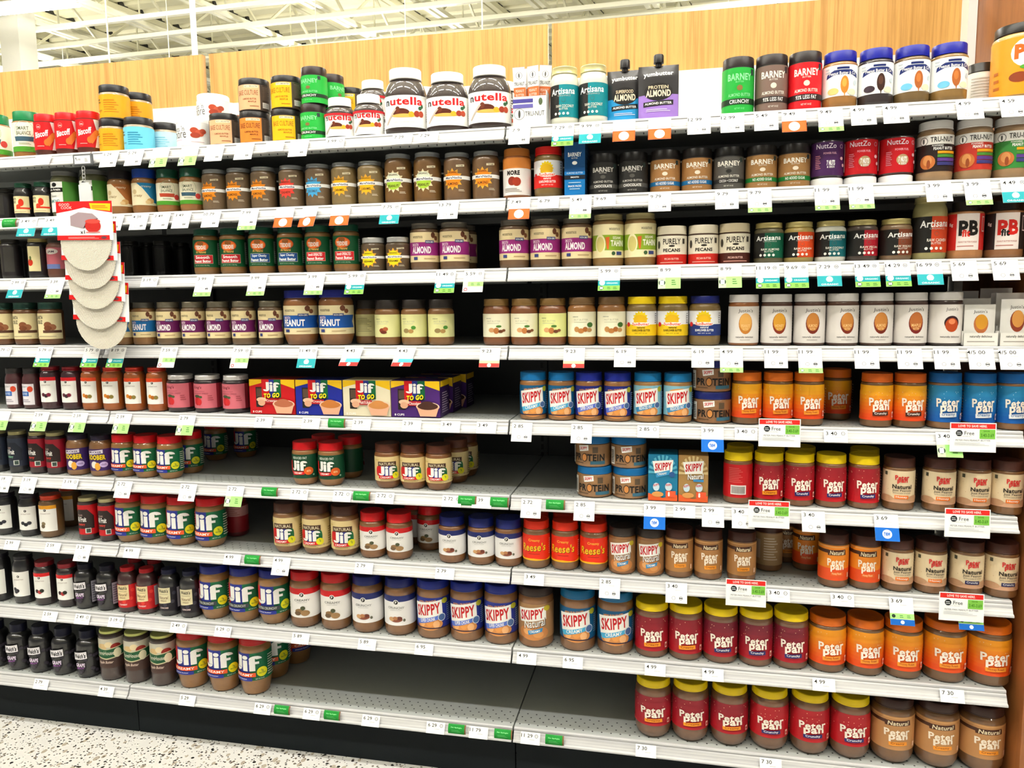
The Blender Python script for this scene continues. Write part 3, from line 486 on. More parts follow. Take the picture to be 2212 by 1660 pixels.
# key: (object name, style, radius, height, body colour, body kind, lid colour, lid kind, lid share, label v0, v1, base colour, ops, label half-width in radii, description, short neighbour name)
J = 'peanut_butter_jar'; A = 'nut_butter_jar'; F = 'fruit_spread_jar'
K = {}
def k_(key, name, style, r, h, body, bk, lid, lk, lf, v0, v1, base, ops, desc, short, half=2.75, grp=None, op2=None):
    K[key] = dict(name=name, style=style, r=r, h=h, body=body, bk=bk, lid=lid, lk=lk, lf=lf, v0=v0, v1=v1, base=base, ops=ops, desc=desc, short=short, half=half, grp=grp or short, op2=op2)
# top shelf
k_('smartL', J, 'pet', .0412, .1434, PBL, 'butter', '0f7a45', 'lid', .2, .16, .76, 'f6f2dc', smart(), 'wide green-lidded peanut butter jar with white and green label', 'wide green-lidded jars')
k_('bisc', 'cookie_spread_jar', 'pet', .0335, .115, '5a2c1c', 'butter', 'cc141a', 'lid', .19, .14, .80, 'c9181e', biscoff(), 'red-lidded cookie spread jar with biscuit on red label', 'red cookie spreads')
for k, c, t, d in (('tubY', 'f0a81c', 'c87a10', 'yellow'), ('tubB', '6fcdea', '2a8ab0', 'light blue'), ('tubW', 'bfe6f2', '8acbe0', 'pale blue')):
    k_(k, 'powder_jar', 'cyl', .0405, .0935, 'a08c70', 'jar', '17161a', 'lid', .22, .02, .70, c, tubish(c, t), f'squat black-lidded jar with {d} label', f'{d} squat jar')
k_('nutm', A, 'cyl', .047, .0857, 'f0eeec', 'jar', 'f7f6f4', 'lid', .22, .04, .78, WH, nutsnmore(), 'all-white nut spread tub with brown nut picture', 'white nut spread tubs')
for k, c, t, d in (('bcP', 'f4b88a', '8a4a2a', 'peach'), ('bcO', 'e88a34', '6a2c10', 'orange'), ('bcY', 'f7c018', 'b86a10', 'yellow')):
    k_(k, A, 'cyl', .0425, .0870, '4c4038', 'jar', '1c1a1a', 'lid', .2, .03, .78, '4a3c32', basec(c, t), f'squat black-lidded nut butter jar with {d} label', f'{d} squat jar')
k_('bnS', A, 'cyl', .0350, .0955, '2a2a24', 'jar', '2a1c1a', 'lid', .24, .0, .75, '25b040', barney('25b040', '16331c', 'CRUNCHY', '8a6a3a', '8fe0a0'), 'squat brown-lidded almond butter jar with bright green label', 'bright green jar')
k_('nuS', 'chocolate_spread_jar', 'nutella', .0405, .1100, '2f1e18', 'butter', 'f7f5f1', 'lid', .21, .04, .60, WH, nutella(1), 'small white-lidded chocolate hazelnut spread jar with red banded label', 'small chocolate spreads')
k_('nuL', 'chocolate_spread_jar', 'nutella', .0560, .1560, '2f1e18', 'butter', 'f7f5f1', 'lid', .16, .10, .58, WH, nutella(), 'large white-lidded chocolate hazelnut spread jar', 'large chocolate spreads')
k_('artC', 'coconut_butter_jar', 'glass', .0375, .1417, 'dcdccc', 'jar', 'd8cf96', 'metal_lid', .12, .12, .68, '0f7f88', artisana('118792', 'RAW COCONUT'), 'tall gold-lidded jar of white coconut butter, teal label', 'teal coconut jars')
k_('bnG', A, 'cyl', .0375, .1330, '2a2a24', 'jar', '231a1a', 'lid', .19, .0, .80, '22a83c', barney('25b040', '16331c', 'CRUNCHY', '8a6a3a', '8fe0a0'), 'tall black-lidded almond butter jar with bright green label', 'green almond jar')
k_('bnB', A, 'cyl', .0375, .1330, '2a2a24', 'jar', '231a1a', 'lid', .19, .0, .80, '7a6258', barney('7a6258', '2a201c', '93% LESS FAT'), 'tall black-lidded almond powder jar with grey-brown label', 'grey-brown powder jar')
k_('bnR', A, 'cyl', .0380, .1340, '2a2a24', 'jar', '231a1a', 'lid', .19, .0, .80, 'd8141e', barney('d8141e', '2a1414', '93% LESS FAT'), 'tall black-lidded almond powder jar with red label', 'red powder jar')
for k, b, nut, sw, sub, d in (('pcH', 'b08450', 'd0842c', 'e8a84a', 'f2c87a', 'honey drop and yellow tag'), ('pcD', '2c2020', '3a2018', '5a3828', '3a2a34', 'dark chocolate drop'), ('pcA', '7a6440', 'b0602a', 'c87838', '6fbce0', 'brown nut drop, olive contents'), ('pcB', '9a7c4c', 'b0602a', 'c87838', '6fbce0', 'brown nut drop, tan contents')):
    k_(k, J, 'pet', .0400, .1300, b, 'butter', '141c92', 'lid', .19, .20, .74, 'f4f4f2', pbco(nut, sw, sub), f'blue-lidded white label peanut butter jar with {d}', 'blue-lidded white jars')
k_('pbX', 'powder_jar', 'glass', .0250, .080, 'e8e4dc', 'jar', '1c1a18', 'lid', .25, .1, .70, 'f4ece4', [T('PB', 0, .5, 1.2, .55, '4a2414', .06)], 'small black-lidded powder jar with brown letters on white', 'small powder jar')
k_('pbW', 'powder_jar', 'pet', .0320, .108, 'e0d8cc', 'jar', '1f1c1a', 'lid', .2, .05, .76, 'f4f2ee', [L(-1, .1, 1, .9, 9, 'c8c4bc')], 'white back-labelled black-lidded powder jar beside the big orange jar', 'white powder jar')
k_('pbO', 'powder_jar', 'pet', .0555, .175, 'd8a868', 'jar', '1d1a1a', 'lid', .13, .04, .80, 'ee9a1e', [C(.0, .72, .62, WH), T('PB', -.1, .74, .8, .26, 'c8641c', .06), E(.1, .47, .4, .05, '4f9a2c'), E(-.3, .3, .35, .09, '8a3c1c'), E(.2, .24, .3, .1, 'a0582c'), L(-1.3, .1, -1.0, .5, 3, 'b8641c')], 'very large black-lidded powder jar with orange label', 'big orange jar')
# second shelf
k_('sanJ', F, 'jelly', .0262, .1032, JAM, 'jar', '1d4a34', 'metal_lid', .13, .14, .62, 'eedfae', santa([E(.45, .62, .28, .22, 'd8341c'), E(.15, .4, .25, .12, 'e0442c')], 'd83a24', 0), 'small green-lidded strawberry spread jar with cream label', 'small strawberry jars', half=1.3)
k_('once', A, 'pet', .0385, .132, '5a5a34', 'jar', '7a7a78', 'metal_lid', .10, .10, .76, '3c7a2c', oncea(), 'grey-lidded almond butter jar with white and green label', 'grey-lidded green jars')
k_('crzO', J, 'pet', .0345, .1259, PBL, 'butter', '1f1a1a', 'lid', .2, .18, .68, CR, crazy('a8642c'), 'black-lidded creamy peanut butter jar with cream and brown swoosh label', 'brown swoosh jar')
k_('crzB', J, 'pet', .0345, .1259, PBL, 'butter', '123c96', 'lid', .2, .18, .68, CR, crazy('1c7cae'), 'blue-lidded creamy peanut butter jar with cream and blue swoosh label', 'blue swoosh jar')
k_('smR', J, 'pet', .0320, .1210, PBL, 'butter', '0d4a34', 'lid', .2, .17, .68, 'f0ead0', smart('r'), 'dark-green-lidded peanut butter jar with cream label and red ribbon', 'red ribbon jar')
k_('smB', J, 'pet', .0320, .1210, PBL, 'butter', '0d4a34', 'lid', .2, .17, .68, 'f0ead0', smart(), 'dark-green-lidded peanut butter jar with cream label and blue ribbon', 'blue ribbon jar')
SUNS = dict(O=('e88a1c', 'ALMOND', 'orange'), R=('e84438', 'CASHEW', 'red'), B=('4aa8dc', 'COCONUT', 'blue'), Y=('f0b41c', 'CARAMEL', 'yellow'))
for k, (c, n, d) in SUNS.items():
    k_('ma'+k, A, 'glass', .0352, .1140, '7d6850' if k != 'Y' else '94805c', 'butter', '8f9294', 'metal_lid', .095, .16, .80, None, mara(c, n), f'grey-lidded nut butter jar with {"an" if d == "orange" else "a"} {d} sun', f'{d} sun jars')
k_('maG', A, 'glass', .0372, .1290, '7f6038', 'butter', '8f9294', 'metal_lid', .09, .16, .76, None, [S_(-.05, .45, .80, .56, 12, 'e8d8b0'), C(-.05, .45, .58, 'a6cc3a'), P([(-.62, .5), (.52, .5), (.42, .66), (.2, .74), (-.3, .74), (-.52, .66)], 'eaf0d8'), mara('a6cc3a', 'PEANUT')[2:]], 'tall grey-lidded nut butter jar printed with a green sun', 'green sun jars')
k_('maOT', A, 'glass', .0358, .1240, '7d6246', 'butter', '8f9294', 'metal_lid', .09, .16, .78, None, mara('f08a1c', 'ALMOND'), 'tall grey-lidded nut butter jar printed with an orange sun', 'tall orange sun jars')
k_('more', A, 'pet', .0363, .1262, 'b07038', 'butter', 'b8702c', 'lid', .16, .06, .80, 'f2ece8', [R(-2.6, .72, 2.6, 1, 'e08a3c'), T('MORE', -.1, .60, .95, .13, '2a201c', .06), E(-.2, .38, .3, .12, '8a2c18'), E(.15, .36, .3, .12, 'a0341c'), L(-.8, .08, .5, .2, 3, '8a8078')], 'caramel-lidded nut spread jar with white label and brown almonds', 'caramel-lidded jar')
k_('sunR', 'sunflower_butter_jar', 'pet', .0371, .1265, '8a7448', 'butter', 'd81e1a', 'lid', .16, .18, .72, 'f0f0f2', sunb('e0241c', WH), 'red-lidded sunflower butter jar with red and white label', 'red sunflower butter')
for k, n in (('bdD', 'CHOCOLATE'),):
    k_(k, A, 'cyl', .0364, .1018, '1c1a18', 'jar', '1a1817', 'lid', .23, .0, .75, '2b2a28', barney('2b2a28', '55534e', n, '55534e', 'c8c4bc'), 'squat black almond butter jar with dark chocolate label', 'dark chocolate jars')
k_('bdT', A, 'cyl', .0368, .1030, '3a2c20', 'jar', '1f1a18', 'lid', .23, .0, .76, 'a57645', barney('a57645', '1c6aa0', 'NO ADDED SUGAR'), 'squat black-lidded almond butter jar, tan label with blue band', 'tan and blue jars')
k_('bdG', A, 'cyl', .0364, .1018, '2a2826', 'jar', '1a1817', 'lid', .23, .0, .76, '55524e', barney('55524e', '2a2826', 'COCOA + COCONUT', '2a2826'), 'squat black-lidded almond butter jar with plain grey label', 'grey label jar')
k_('bdN', A, 'cyl', .0368, .1020, '3a2c20', 'jar', '1f1a18', 'lid', .23, .0, .76, 'a07646', barney('a07646', '1c7a34', 'NO ADDED SUGAR'), 'squat black-lidded almond butter jar, tan label with green band', 'tan and green jars')
k_('nzP', A, 'inv', .0372, .1047, '2a1a28', 'jar', 'f6f4f4', 'lid', .17, .22, .96, '4a2458', nuttzo('4a2458'), 'upside-down nut butter jar with purple label and white lid', 'purple upside-down jar')
k_('nzR', A, 'inv', .0375, .1060, '3a1a18', 'jar', 'f6f4f4', 'lid', .17, .22, .96, 'c4141e', nuttzo('c4141e'), 'upside-down nut butter jar with red label and white lid', 'red upside-down jars')
for k, c, d in (('truK', '2a1e1c', 'black'), ('truR', 'c4382a', 'red'), ('truG', '3a8a3c', 'green')):
    k_(k, 'powder_jar', 'pet', .0385, .1370, 'b89a78', 'butter', 'eceae8', 'lid', .14, .16, .76, 'f2f0ea', tru(c), f'white-lidded powdered peanut butter jar with {d} and white label', f'{d} powder jars')
# third shelf
k_('jamL', F, 'jelly', .0300, .118, JAM, 'jar', 'b8a868', 'metal_lid', .09, .17, .80, 'e8dca8', [E(-.35, .35, .3, .14, 'c8341c'), E(-.3, .52, .12, .09, '5a6a34')], 'dark jam jar with yellow cream label and red flower', 'cream-labelled jam', half=.62)
k_('jamB', F, 'jelly', .0300, .118, JAM, 'jar', '2a2824', 'metal_lid', .09, .17, .80, '3a3834', [], 'dark jam jar with faint grey side label', 'dark jams', half=.5)
k_('jamS', F, 'jelly', .0300, .118, '6a3c2a', 'jar', '3a342c', 'metal_lid', .13, .22, .75, 'b8606a', [E(0, .82, .7, .14, 'd8d0c8'), T("JAM", 0, .8, .7, .12, '3a2a3a', .03), R(-.8, .0, .8, .22, '6a7ab0')], 'jam jar with red, white and blue label, half behind the hanging pads', 'red and blue jam')
for k, n, c, d in (('teS', 'Smooth', 'c4202a', 'red'), ('teC', 'Super Chunky', '1c4a8a', 'blue'), ('teU', 'Smooth UNSALTED', 'd8242c', 'bright red')):
    k_(k, J, 'pet', .0364, .1280, '9a7448', 'butter', '0f4432', 'lid', .14, .16, .76, '13532f', teddie(n, c), f'green-lidded peanut butter jar, orange oval and {d} box', f'{d} box jars')
k_('maS', A, 'glass', .0332, .0897, '6a5844', 'butter', 'd0d0ce', 'metal_lid', .15, .10, .72, None, mara('f0dc1c', 'SESAME'), 'small silver-lidded nut butter jar with yellow sun', 'yellow sun jars')
k_('woM', A, 'glass', .0395, .1245, '7a6048', 'butter', '6a645a', 'metal_lid', .11, .17, .80, 'ecd7a8', wood('ALMOND', '9a2c7c'), 'wide steel-lidded almond butter jar with cream and magenta label', 'magenta almond jars')
k_('tah', 'tahini_jar', 'glass', .0402, .1310, '9a7c50', 'butter', 'a89c70', 'metal_lid', .11, .16, .80, 'efe3b4', [T('WOODSTOCK', .45, .85, .75, .07, '3a2a1c', .02), R(-2.6, .22, 2.6, .68, '8aa82c'), E(-.5, .4, .36, .30, 'f0e8b8'), E(-.5, .4, .28, .23, 'd8cc7c'), P([(-.15, .6), (.1, .62), (.05, .25), (-.05, .25)], 'd8642c'), T('SESAME', .6, .59, .6, .08, 'f0f0d0', .02), T('TAHINI', .65, .43, .95, .18, 'f6f6e0', .04), C(.35, .13, .12, '3a5a34'), R(.55, .08, .95, .18, '33407a')], 'wide gold-lidded tahini jar with cream and green label', 'green tahini jars')
k_('peR', 'pecan_butter_jar', 'cyl', .0372, .0965, '4a3020', 'butter', 'e6dcc4', 'lid', .22, .0, .74, 'e8e0cc', pecan('c8281e'), 'cream-lidded pecan butter jar with red lower label', 'red and cream pecan jars')
k_('peB', 'pecan_butter_jar', 'cyl', .0378, .0980, '4a3020', 'butter', 'dccdaa', 'lid', .22, .0, .74, 'e4dcc6', pecan('4a2018'), 'cream-lidded pecan butter jar with dark brown lower label', 'brown and cream pecan jar')
for k, c, n, b, d in (('aG', '125a40', 'RAW ALMOND', '6a6248', 'dark green'), ('aO', 'd8481c', 'RAW CASHEW', 'b8a468', 'orange'), ('aT', '125f66', 'RAW COCONUT', 'dcdcd0', 'teal'), ('aR', 'a81828', 'RAW PECAN', '4a3c34', 'crimson'), ('aB', '7a3c24', 'RAW WALNUT', '8a7258', 'brown')):
    k_(k, A, 'glass', .0355, .0965, b, 'butter', 'b4a66a', 'metal_lid', .13, .12, .74, c, artisana(c, n), f'squat gold-lidded nut butter jar with black and {d} label', f'{d} label jar')
k_('aXL', A, 'glass', .0375, .1450, 'b0a878', 'butter', 'a89c68', 'metal_lid', .10, .11, .68, 'c84420', artisana('c84420', 'RAW CASHEW'), 'tall gold-lidded cashew butter jar with black and orange label', 'tall orange label jar')
k_('pfR', 'powder_jar', 'sq', .0395, .1253, 'c8956a', 'butter', '26201c', 'lid', .16, .15, .78, 'c8241e', pbfit('c8241e', '1c1816', 'd8382a'), 'peanut butter powder jar with red sides and black PB lettering', 'red powder jar')
k_('pfK', 'powder_jar', 'sq', .0400, .1253, 'a87c58', 'butter', '26201c', 'lid', .16, .15, .78, '2a2220', pbfit('2a2220', 'd8241c', '1c1816'), 'peanut butter powder jar with black sides and red PB lettering', 'black powder jar')
# fourth shelf
k_('sanP', J, 'pet', .0350, .1290, '7a5434', 'butter', '23443a', 'metal_lid', .16, .14, .74, 'efe0b0', santa([E(.3, .55, .3, .12, '8a5234'), E(.65, .46, .3, .12, '9a6240'), E(.3, .42, .3, .1, '7a4428')], '5a3a2c', 0), 'dark-green-lidded peanut butter jar with cream label and brown nuts', 'brown nut jars', half=1.5)
k_('woP', J, 'glass', .0337, .1250, '96724a', 'butter', '5c5850', 'metal_lid', .13, .18, .78, 'ecd9a8', wood('PEANUT', '1c6aa8'), 'steel-lidded peanut butter jar with cream and blue label', 'blue label peanut jars')
k_('woA', A, 'glass', .0337, .1250, '75604a', 'butter', '77705e', 'metal_lid', .13, .16, .78, 'ecd9a8', wood('ALMOND', '6a1c5a'), 'steel-lidded almond butter jar with cream and purple label', 'purple almond jars')
k_('woL', J, 'taper', .0482, .1533, '96683e', 'butter', '1c2480', 'lid', .14, .20, .72, 'eadaae', [wood('PEANUT', '1a56a8')], 'large blue-lidded peanut butter jar with cream and blue label', 'large blue-lidded jars')
k_('gwD', A, 'pet', .0355, .1230, PB, 'butter', '2c2622', 'lid', .19, .18, .68, 'e2e0a0', greenwise([E(-.1, .3, .25, .1, '8a3c24'), E(.15, .36, .2, .09, 'a85a34'), E(.0, .22, .25, .07, '6a2c1c')]), 'dark-lidded nut butter jar, pale green label with red-brown nuts', 'pale green label jars')
k_('gwE', A, 'pet', .0355, .1230, PB, 'butter', '2c2622', 'lid', .19, .18, .68, 'e2e0a0', greenwise([E(-.3, .28, .25, .1, '9a8454'), E(.1, .26, .2, .09, 'b08a50'), E(.3, .42, .18, .08, '4a8a34')]), 'dark-lidded nut butter jar, pale green label with tan nuts', 'pale green label jars')
k_('gwB', A, 'pet', .0355, .1230, PB, 'butter', '2c2622', 'lid', .19, .18, .68, 'd8cf94', [L(-.6, .2, .6, .85, 9, '9a9468')], 'dark-lidded nut butter jar turned to show its printed back', 'turned pale green jar')
k_('gwA', A, 'pet', .0364, .1225, '8a5c3a', 'butter', '7a5c30', 'lid', .15, .18, .68, 'f2edd0', greenwise(ALM), 'gold-brown-lidded almond butter jar with cream label', 'cream almond jars')
k_('gwAG', A, 'pet', .0364, .1225, '8a5c3a', 'butter', '7a5c30', 'lid', .15, .18, .68, 'e8ea9c', greenwise(ALM), 'gold-brown-lidded almond butter jar with pale green label', 'pale green almond jar')
k_('gwC', A, 'pet', .0369, .1240, 'a5784a', 'butter', '6f5434', 'lid', .15, .18, .70, 'f2edd0', greenwise(CSH), 'brown-lidded cashew butter jar with cream label and green leaf', 'cream cashew jars')
k_('suY', 'sunflower_butter_jar', 'pet', .0389, .1238, '8a7448', 'butter', 'f0cf12', 'lid', .15, .20, .70, 'f2f2f4', sunb('f0c81c'), 'yellow-lidded sunflower butter jar with yellow and white label', 'yellow sunflower jars')
k_('suN', 'sunflower_butter_jar', 'pet', .0389, .1238, '8a7448', 'butter', '16206a', 'lid', .15, .20, .70, 'f2f2f4', sunb('1f3476', WH), 'navy-lidded sunflower butter jar with navy and white label', 'navy sunflower jar')
for k, c1, c2, b, n, d in (('juP', 'e2a856', 'c07a30', 'a87040', 'PEANUT', 'plain tan nut'), ('juH', 'd89a30', '8a3420', '5a3c2c', 'HONEY', 'golden-topped nut'), ('juA', 'c8823c', '7a2c1c', '5a3c2c', 'ALMOND', 'brown almond'), ('juM', 'b86a34', '7a2420', '4a3028', 'MAPLE', 'red-tipped almond'), ('juC', 'b8481c', '3a2026', '3a2824', 'CHOCOLATE', 'dark round hazelnut')):
    k_(k, A, 'straight', .0366, .1256, b, 'butter', 'e4e0dc', 'lid', .15, .05, .77, 'ebe5e0', justins(c1, c2, n) if k != 'juC' else [T("Justin's", .05, .87, .72, .11, '2a2622', .0, .1), C(.05, .53, .44, c2), E(.05, .47, .38, .18, c1), E(.05, .56, .2, .07, 'e88a5a'), T('naturally delicious', .0, .16, 1.15, .055, '3a3230', .01)], f'white-lidded nut butter jar with white label and {d}', 'white nut butter jars')
# fifth shelf
k_('smk', F, 'jelly', .0262, .1244, '45181c', 'jar', '3a3636', 'metal_lid', .13, .10, .62, None, smuck(), 'black-lidded slim fruit spread jar with white and blue label', 'slim sugar-free jars')
k_('pjR', F, 'jelly', .0300, .1300, '3c1620', 'jar', '8a1420', 'metal_lid', .09, .17, .76, None, publix_jam('d8141e', [(-.3, .3, '5a1c30'), (0, .26, '3a2a30'), (.25, .3, '7a2038')]), 'red-lidded dark cherry preserves jar with white label', 'dark cherry preserves')
k_('pjO', F, 'jelly', .0300, .1300, 'a5561c', 'jar', 'c4301a', 'metal_lid', .09, .17, .76, None, publix_jam('e84a1c', [(-.3, .3, 'e08a2c'), (0, .26, 'b86a1c'), (.3, .26, '8a7a3c')]), 'red-lidded amber preserves jar with white label', 'amber preserves')
k_('kin', F, 'glass', .0387, .1086, '241016', 'jar', 'e0dedc', 'metal_lid', .12, .12, .78, 'd8707e', kings(), 'white-lidded squat strawberry spread jar with pink label', 'pink strawberry jars')
k_('skB', J, 'straight', .0358, .1260, 'b08254', 'butter', '1270b0', 'lid', .17, .10, .73, '0d5f8f', skippy(0, 0, '4ab0e0', 'CREAMY', toptxt='NEW FUN FACTS'), 'blue-lidded creamy peanut butter jar with teal and white label', 'teal peanut butter jars')
k_('skN', J, 'straight', .0358, .1260, 'b08254', 'butter', '1a2a98', 'lid', .17, .10, .73, '1f2a88', skippy(0, 0, '5a74d8', 'SUPER CHUNK', toptxt='EXTRA CRUNCHY'), 'navy-lidded chunky peanut butter jar with royal blue label', 'royal blue peanut butter jars')
k_('skR', J, 'straight', .0358, .1260, 'b89060', 'butter', '1478b4', 'lid', .17, .13, .75, '8cc4d8', skippy(0, 0, '3a8cc0', 'REDUCED FAT', toptxt=' .'), 'blue-lidded reduced fat peanut butter jar with pale blue label', 'pale blue peanut butter jars')
k_('ptN', J, 'straight', .0478, .0800, 'a07a58', 'butter', '18226e', 'lid', .24, .03, .70, None, protein(), 'wide navy-lidded protein peanut butter tub', 'navy protein tubs')
k_('ptB', J, 'straight', .0478, .0810, 'a8835e', 'butter', '126aa8', 'lid', .24, .03, .70, None, protein(), 'wide blue-lidded protein peanut butter tub', 'blue protein tubs')
PO = 'ee7212'; PO2 = 'f5b51c'
k_('ppO', J, 'straight', .0359, .1300, '80603c', 'butter', 'e0701a', 'lid', .16, .13, .78, 'f6ae1e', pp('ec4a18', 'Honey Roast', 'f59a2c', 'b03a10', 'f6ae1e'), 'orange-lidded peanut butter jar with yellow to orange label', 'orange peanut butter jars')
k_('ppOC', J, 'straight', .0359, .1300, '80603c', 'butter', 'd8641a', 'lid', .16, .13, .78, 'f6ae1e', pp('ec4a18', 'Crunchy', '4a2418', WH, 'f6ae1e'), 'orange-lidded crunchy peanut butter jar with yellow to orange label', 'orange crunchy jars')
k_('ppB', J, 'straight', .0362, .1320, '9a7450', 'butter', '1460a8', 'lid', .17, .12, .78, '2a8cc0', pp('1560b4', 'creamy', 'f2f6fa', '1460a8', '2a8cc0', star='bfe0f2'), 'blue-lidded peanut butter jar with bright blue label', 'bright blue peanut butter jars')
# sixth shelf
k_('alK', F, 'glass', .0275, .1301, '17171c', 'jar', 'a8a070', 'metal_lid', .08, .16, .84, '2c3344', allfruit('2c3344', 'blackberry'), 'slim gold-lidded fruit spread jar with dark grey label', 'dark grey fruit spreads')
k_('alR', F, 'glass', .0285, .1301, '2a1014', 'jar', 'a8a070', 'metal_lid', .08, .16, .84, '9a1428', allfruit('9a1428', 'cherry'), 'slim gold-lidded fruit spread jar with crimson label', 'crimson fruit spreads')
k_('alS', F, 'glass', .0290, .1330, '2a1014', 'jar', 'c8c090', 'metal_lid', .08, .14, .84, 'c0141c', allfruit('c0141c', 'strawberry'), 'slim gold-lidded strawberry spread jar with red label', 'red strawberry spreads')
k_('goo', 'striped_spread_jar', 'jelly', .0335, .1240, '9a7450', 'butter', '2c2438', 'lid', .12, .14, .68, '42286a', goober(), 'purple striped peanut butter and jelly jar', 'purple striped jars')
k_('jfS', J, 'taper', .0362, .1285, 'aa8052', 'butter', 'cc1018', 'lid', .17, .16, .70, '0f6b42', jif_label('CREAMY', 'ea5a28', WH), 'red-lidded creamy peanut butter jar with green and blue label', 'red-lidded green jars')
k_('jfR', J, 'taper', .0370, .1235, 'a87c50', 'butter', 'cc1018', 'lid', .18, .16, .72, '124a30', [T('REDUCED FAT', -.1, .86, 1.2, .10, 'e0e8dc', .02), jif(-.15, .55, 1.3, .46), R(-.85, .3, -.72, .75, RED), P([(-.8, .30), (.3, .30), (.3, .18), (-.6, .14)], RED), T('CREAMY', -.2, .235, .7, .08, WH, .01), E(.6, .32, .34, .17, 'e0601c'), T('60%', .6, .32, .3, .08, 'f8d8a0', .02), C(.95, .15, .07, '8ab098')], 'red-lidded reduced fat peanut butter jar with dark green label', 'reduced fat jars')
k_('jfN', J, 'taper', .0366, .1255, '8f6238', 'butter', '5a3020', 'lid', .18, .17, .72, 'e8d096', jif_nat(), 'brown-lidded natural peanut butter jar with cream label', 'brown-lidded cream jars')
k_('ppR', J, 'straight', .0358, .1310, '8a6444', 'butter', 'fad80e', 'lid', .16, .12, .77, '9c1c28', pp('c41420', 'Creamy', 'f5981c', '8a2c10', '9c1c28'), 'yellow-lidded creamy peanut butter jar with red label, orange tab', 'red creamy jars')
k_('ppRC', J, 'straight', .0358, .1310, '8a6444', 'butter', 'fad80e', 'lid', .16, .12, .77, 'a01c28', pp('c41420', 'Crunchy', '2c2868', WH, 'a01c28'), 'yellow-lidded crunchy peanut butter jar with red label, purple tab', 'red crunchy jars')
k_('ppRB', J, 'straight', .0358, .1310, '8a6444', 'butter', 'fad80e', 'lid', .16, .12, .77, 'c8161e', [L(-.75, .45, .2, .92, 9, 'd8605c'), R(-.6, .10, .45, .38, 'f4ece8'), [R(-.52+.09*i, .13, -.48+.09*i, .35, '2a1414') for i in range(10)]], 'yellow-lidded peanut butter jar turned to show its red barcode side', 'turned red jar')
k_('pbe', J, 'straight', .0357, .1290, '86623e', 'butter', '482820', 'lid', .18, .15, .76, 'eed9b4', pp_beige('Honey', 'ee7a2a'), 'brown-lidded natural peanut butter jar, beige label with orange tab', 'beige label jars')
k_('pbeC', J, 'straight', .0362, .1320, '86623e', 'butter', '482820', 'lid', .18, .15, .76, 'eed9b4', pp_beige('Crunchy', '2c2a5a'), 'brown-lidded natural peanut butter jar, beige label with navy tab', 'beige crunchy jars')
# seventh shelf
k_('pjK', F, 'jelly', .0315, .1340, '0e0d12', 'jar', '231f2c', 'metal_lid', .10, .16, .72, None, publix_jam(WH, [(-.3, .3, '2a2a30'), (0, .24, '1c1c24'), (.3, .3, '34343c')]), 'black-lidded blackberry preserves jar with plain white label', 'blackberry preserves')
k_('pjC', F, 'jelly', .0340, .1330, '6a4a24', 'jar', 'd03c1c', 'metal_lid', .10, .16, .78, None, publix_jam('f0a41c', [(-.2, .3, '8a7a5a'), (-.25, .2, '6a5a40')]), 'orange-lidded amber preserves jar with yellow banded white label', 'yellow banded preserves')
k_('jfM', J, 'taper', .0435, .1480, 'a98256', 'butter', 'c81018', 'lid', .15, .16, .74, '0f6b42', jif_label('CREAMY', 'ea5a28', WH), 'broad red-lidded creamy peanut butter jar with green and blue label', 'broad red-lidded green jars')
k_('jfNM', J, 'taper', .0408, .1450, '96704a', 'butter', '4f2e22', 'lid', .18, .14, .72, 'e4cd94', jif_nat(), 'broad brown-lidded natural peanut butter jar with cream label', 'broad brown-lidded cream jars')
k_('puR', J, 'pet', .0373, .1310, '8d6440', 'butter', 'd2141a', 'lid', .19, .18, .70, 'f6f3f0', publix('d2141a', 'CREAMY', PN), 'red-lidded peanut butter jar, white label with red band', 'red banded white jars')
k_('puN', J, 'pet', .0380, .1300, '8d6440', 'butter', '14206e', 'lid', .19, .18, .72, 'f4f2f2', publix('1a2668', 'CRUNCHY', CN), 'navy-lidded peanut butter jar, white label with navy band', 'navy banded white jars')
k_('ree', J, 'pet', .0376, .1310, '8a6846', 'butter', 'ea3012', 'lid', .17, .18, .72, 'ee3012', reese(), 'bright-orange-lidded peanut butter jar with orange-red label, yellow script', 'orange-red script jars')
k_('sNa', J, 'straight', .0357, .1245, '9a6e44', 'butter', '2f2622', 'lid', .18, .10, .76, '9a7048', skippy_nat(), 'black-lidded natural peanut butter jar with tan and white label', 'black-lidded tan jars')
k_('pnT', J, 'straight', .0359, .1280, '86603c', 'butter', '46261e', 'lid', .19, .13, .80, 'b07c48', pp_nat('b07c48'), 'brown-lidded natural peanut butter jar with tan label', 'tan natural jars')
k_('pnO', J, 'straight', .0356, .1350, '7c5a3a', 'butter', '44241c', 'lid', .18, .14, .80, 'ee8a22', [R(-2.6, 0, 2.6, .35, 'e8501c'), pp_nat('x', 'Honey Roast', 'e8601c', 'ffd8a0')], 'brown-lidded natural peanut butter jar with orange label', 'orange natural jars')
k_('pnD', J, 'straight', .0359, .1280, '86603c', 'butter', '46261e', 'lid', .19, .13, .80, 'a88860', [L(-.5, .15, .5, .9, 9, 'd8c8b0'), R(-1.2, .2, -.75, .8, 'b8a088')], 'brown-lidded natural jar turned to its ingredients side', 'turned natural jar')
k_('ppRj', 'fruit_spread_jar', 'jelly', .0340, .120, '6a1420', 'jar', '7a1620', 'lid', .12, .12, .80, 'a01c28', [R(-2.6, .62, 2.6, 1, 'c88a88'), L(-.8, .66, .8, .95, 4, 'a86058')], 'red jar with pale pink upper label in the gap', 'red jar in the gap')
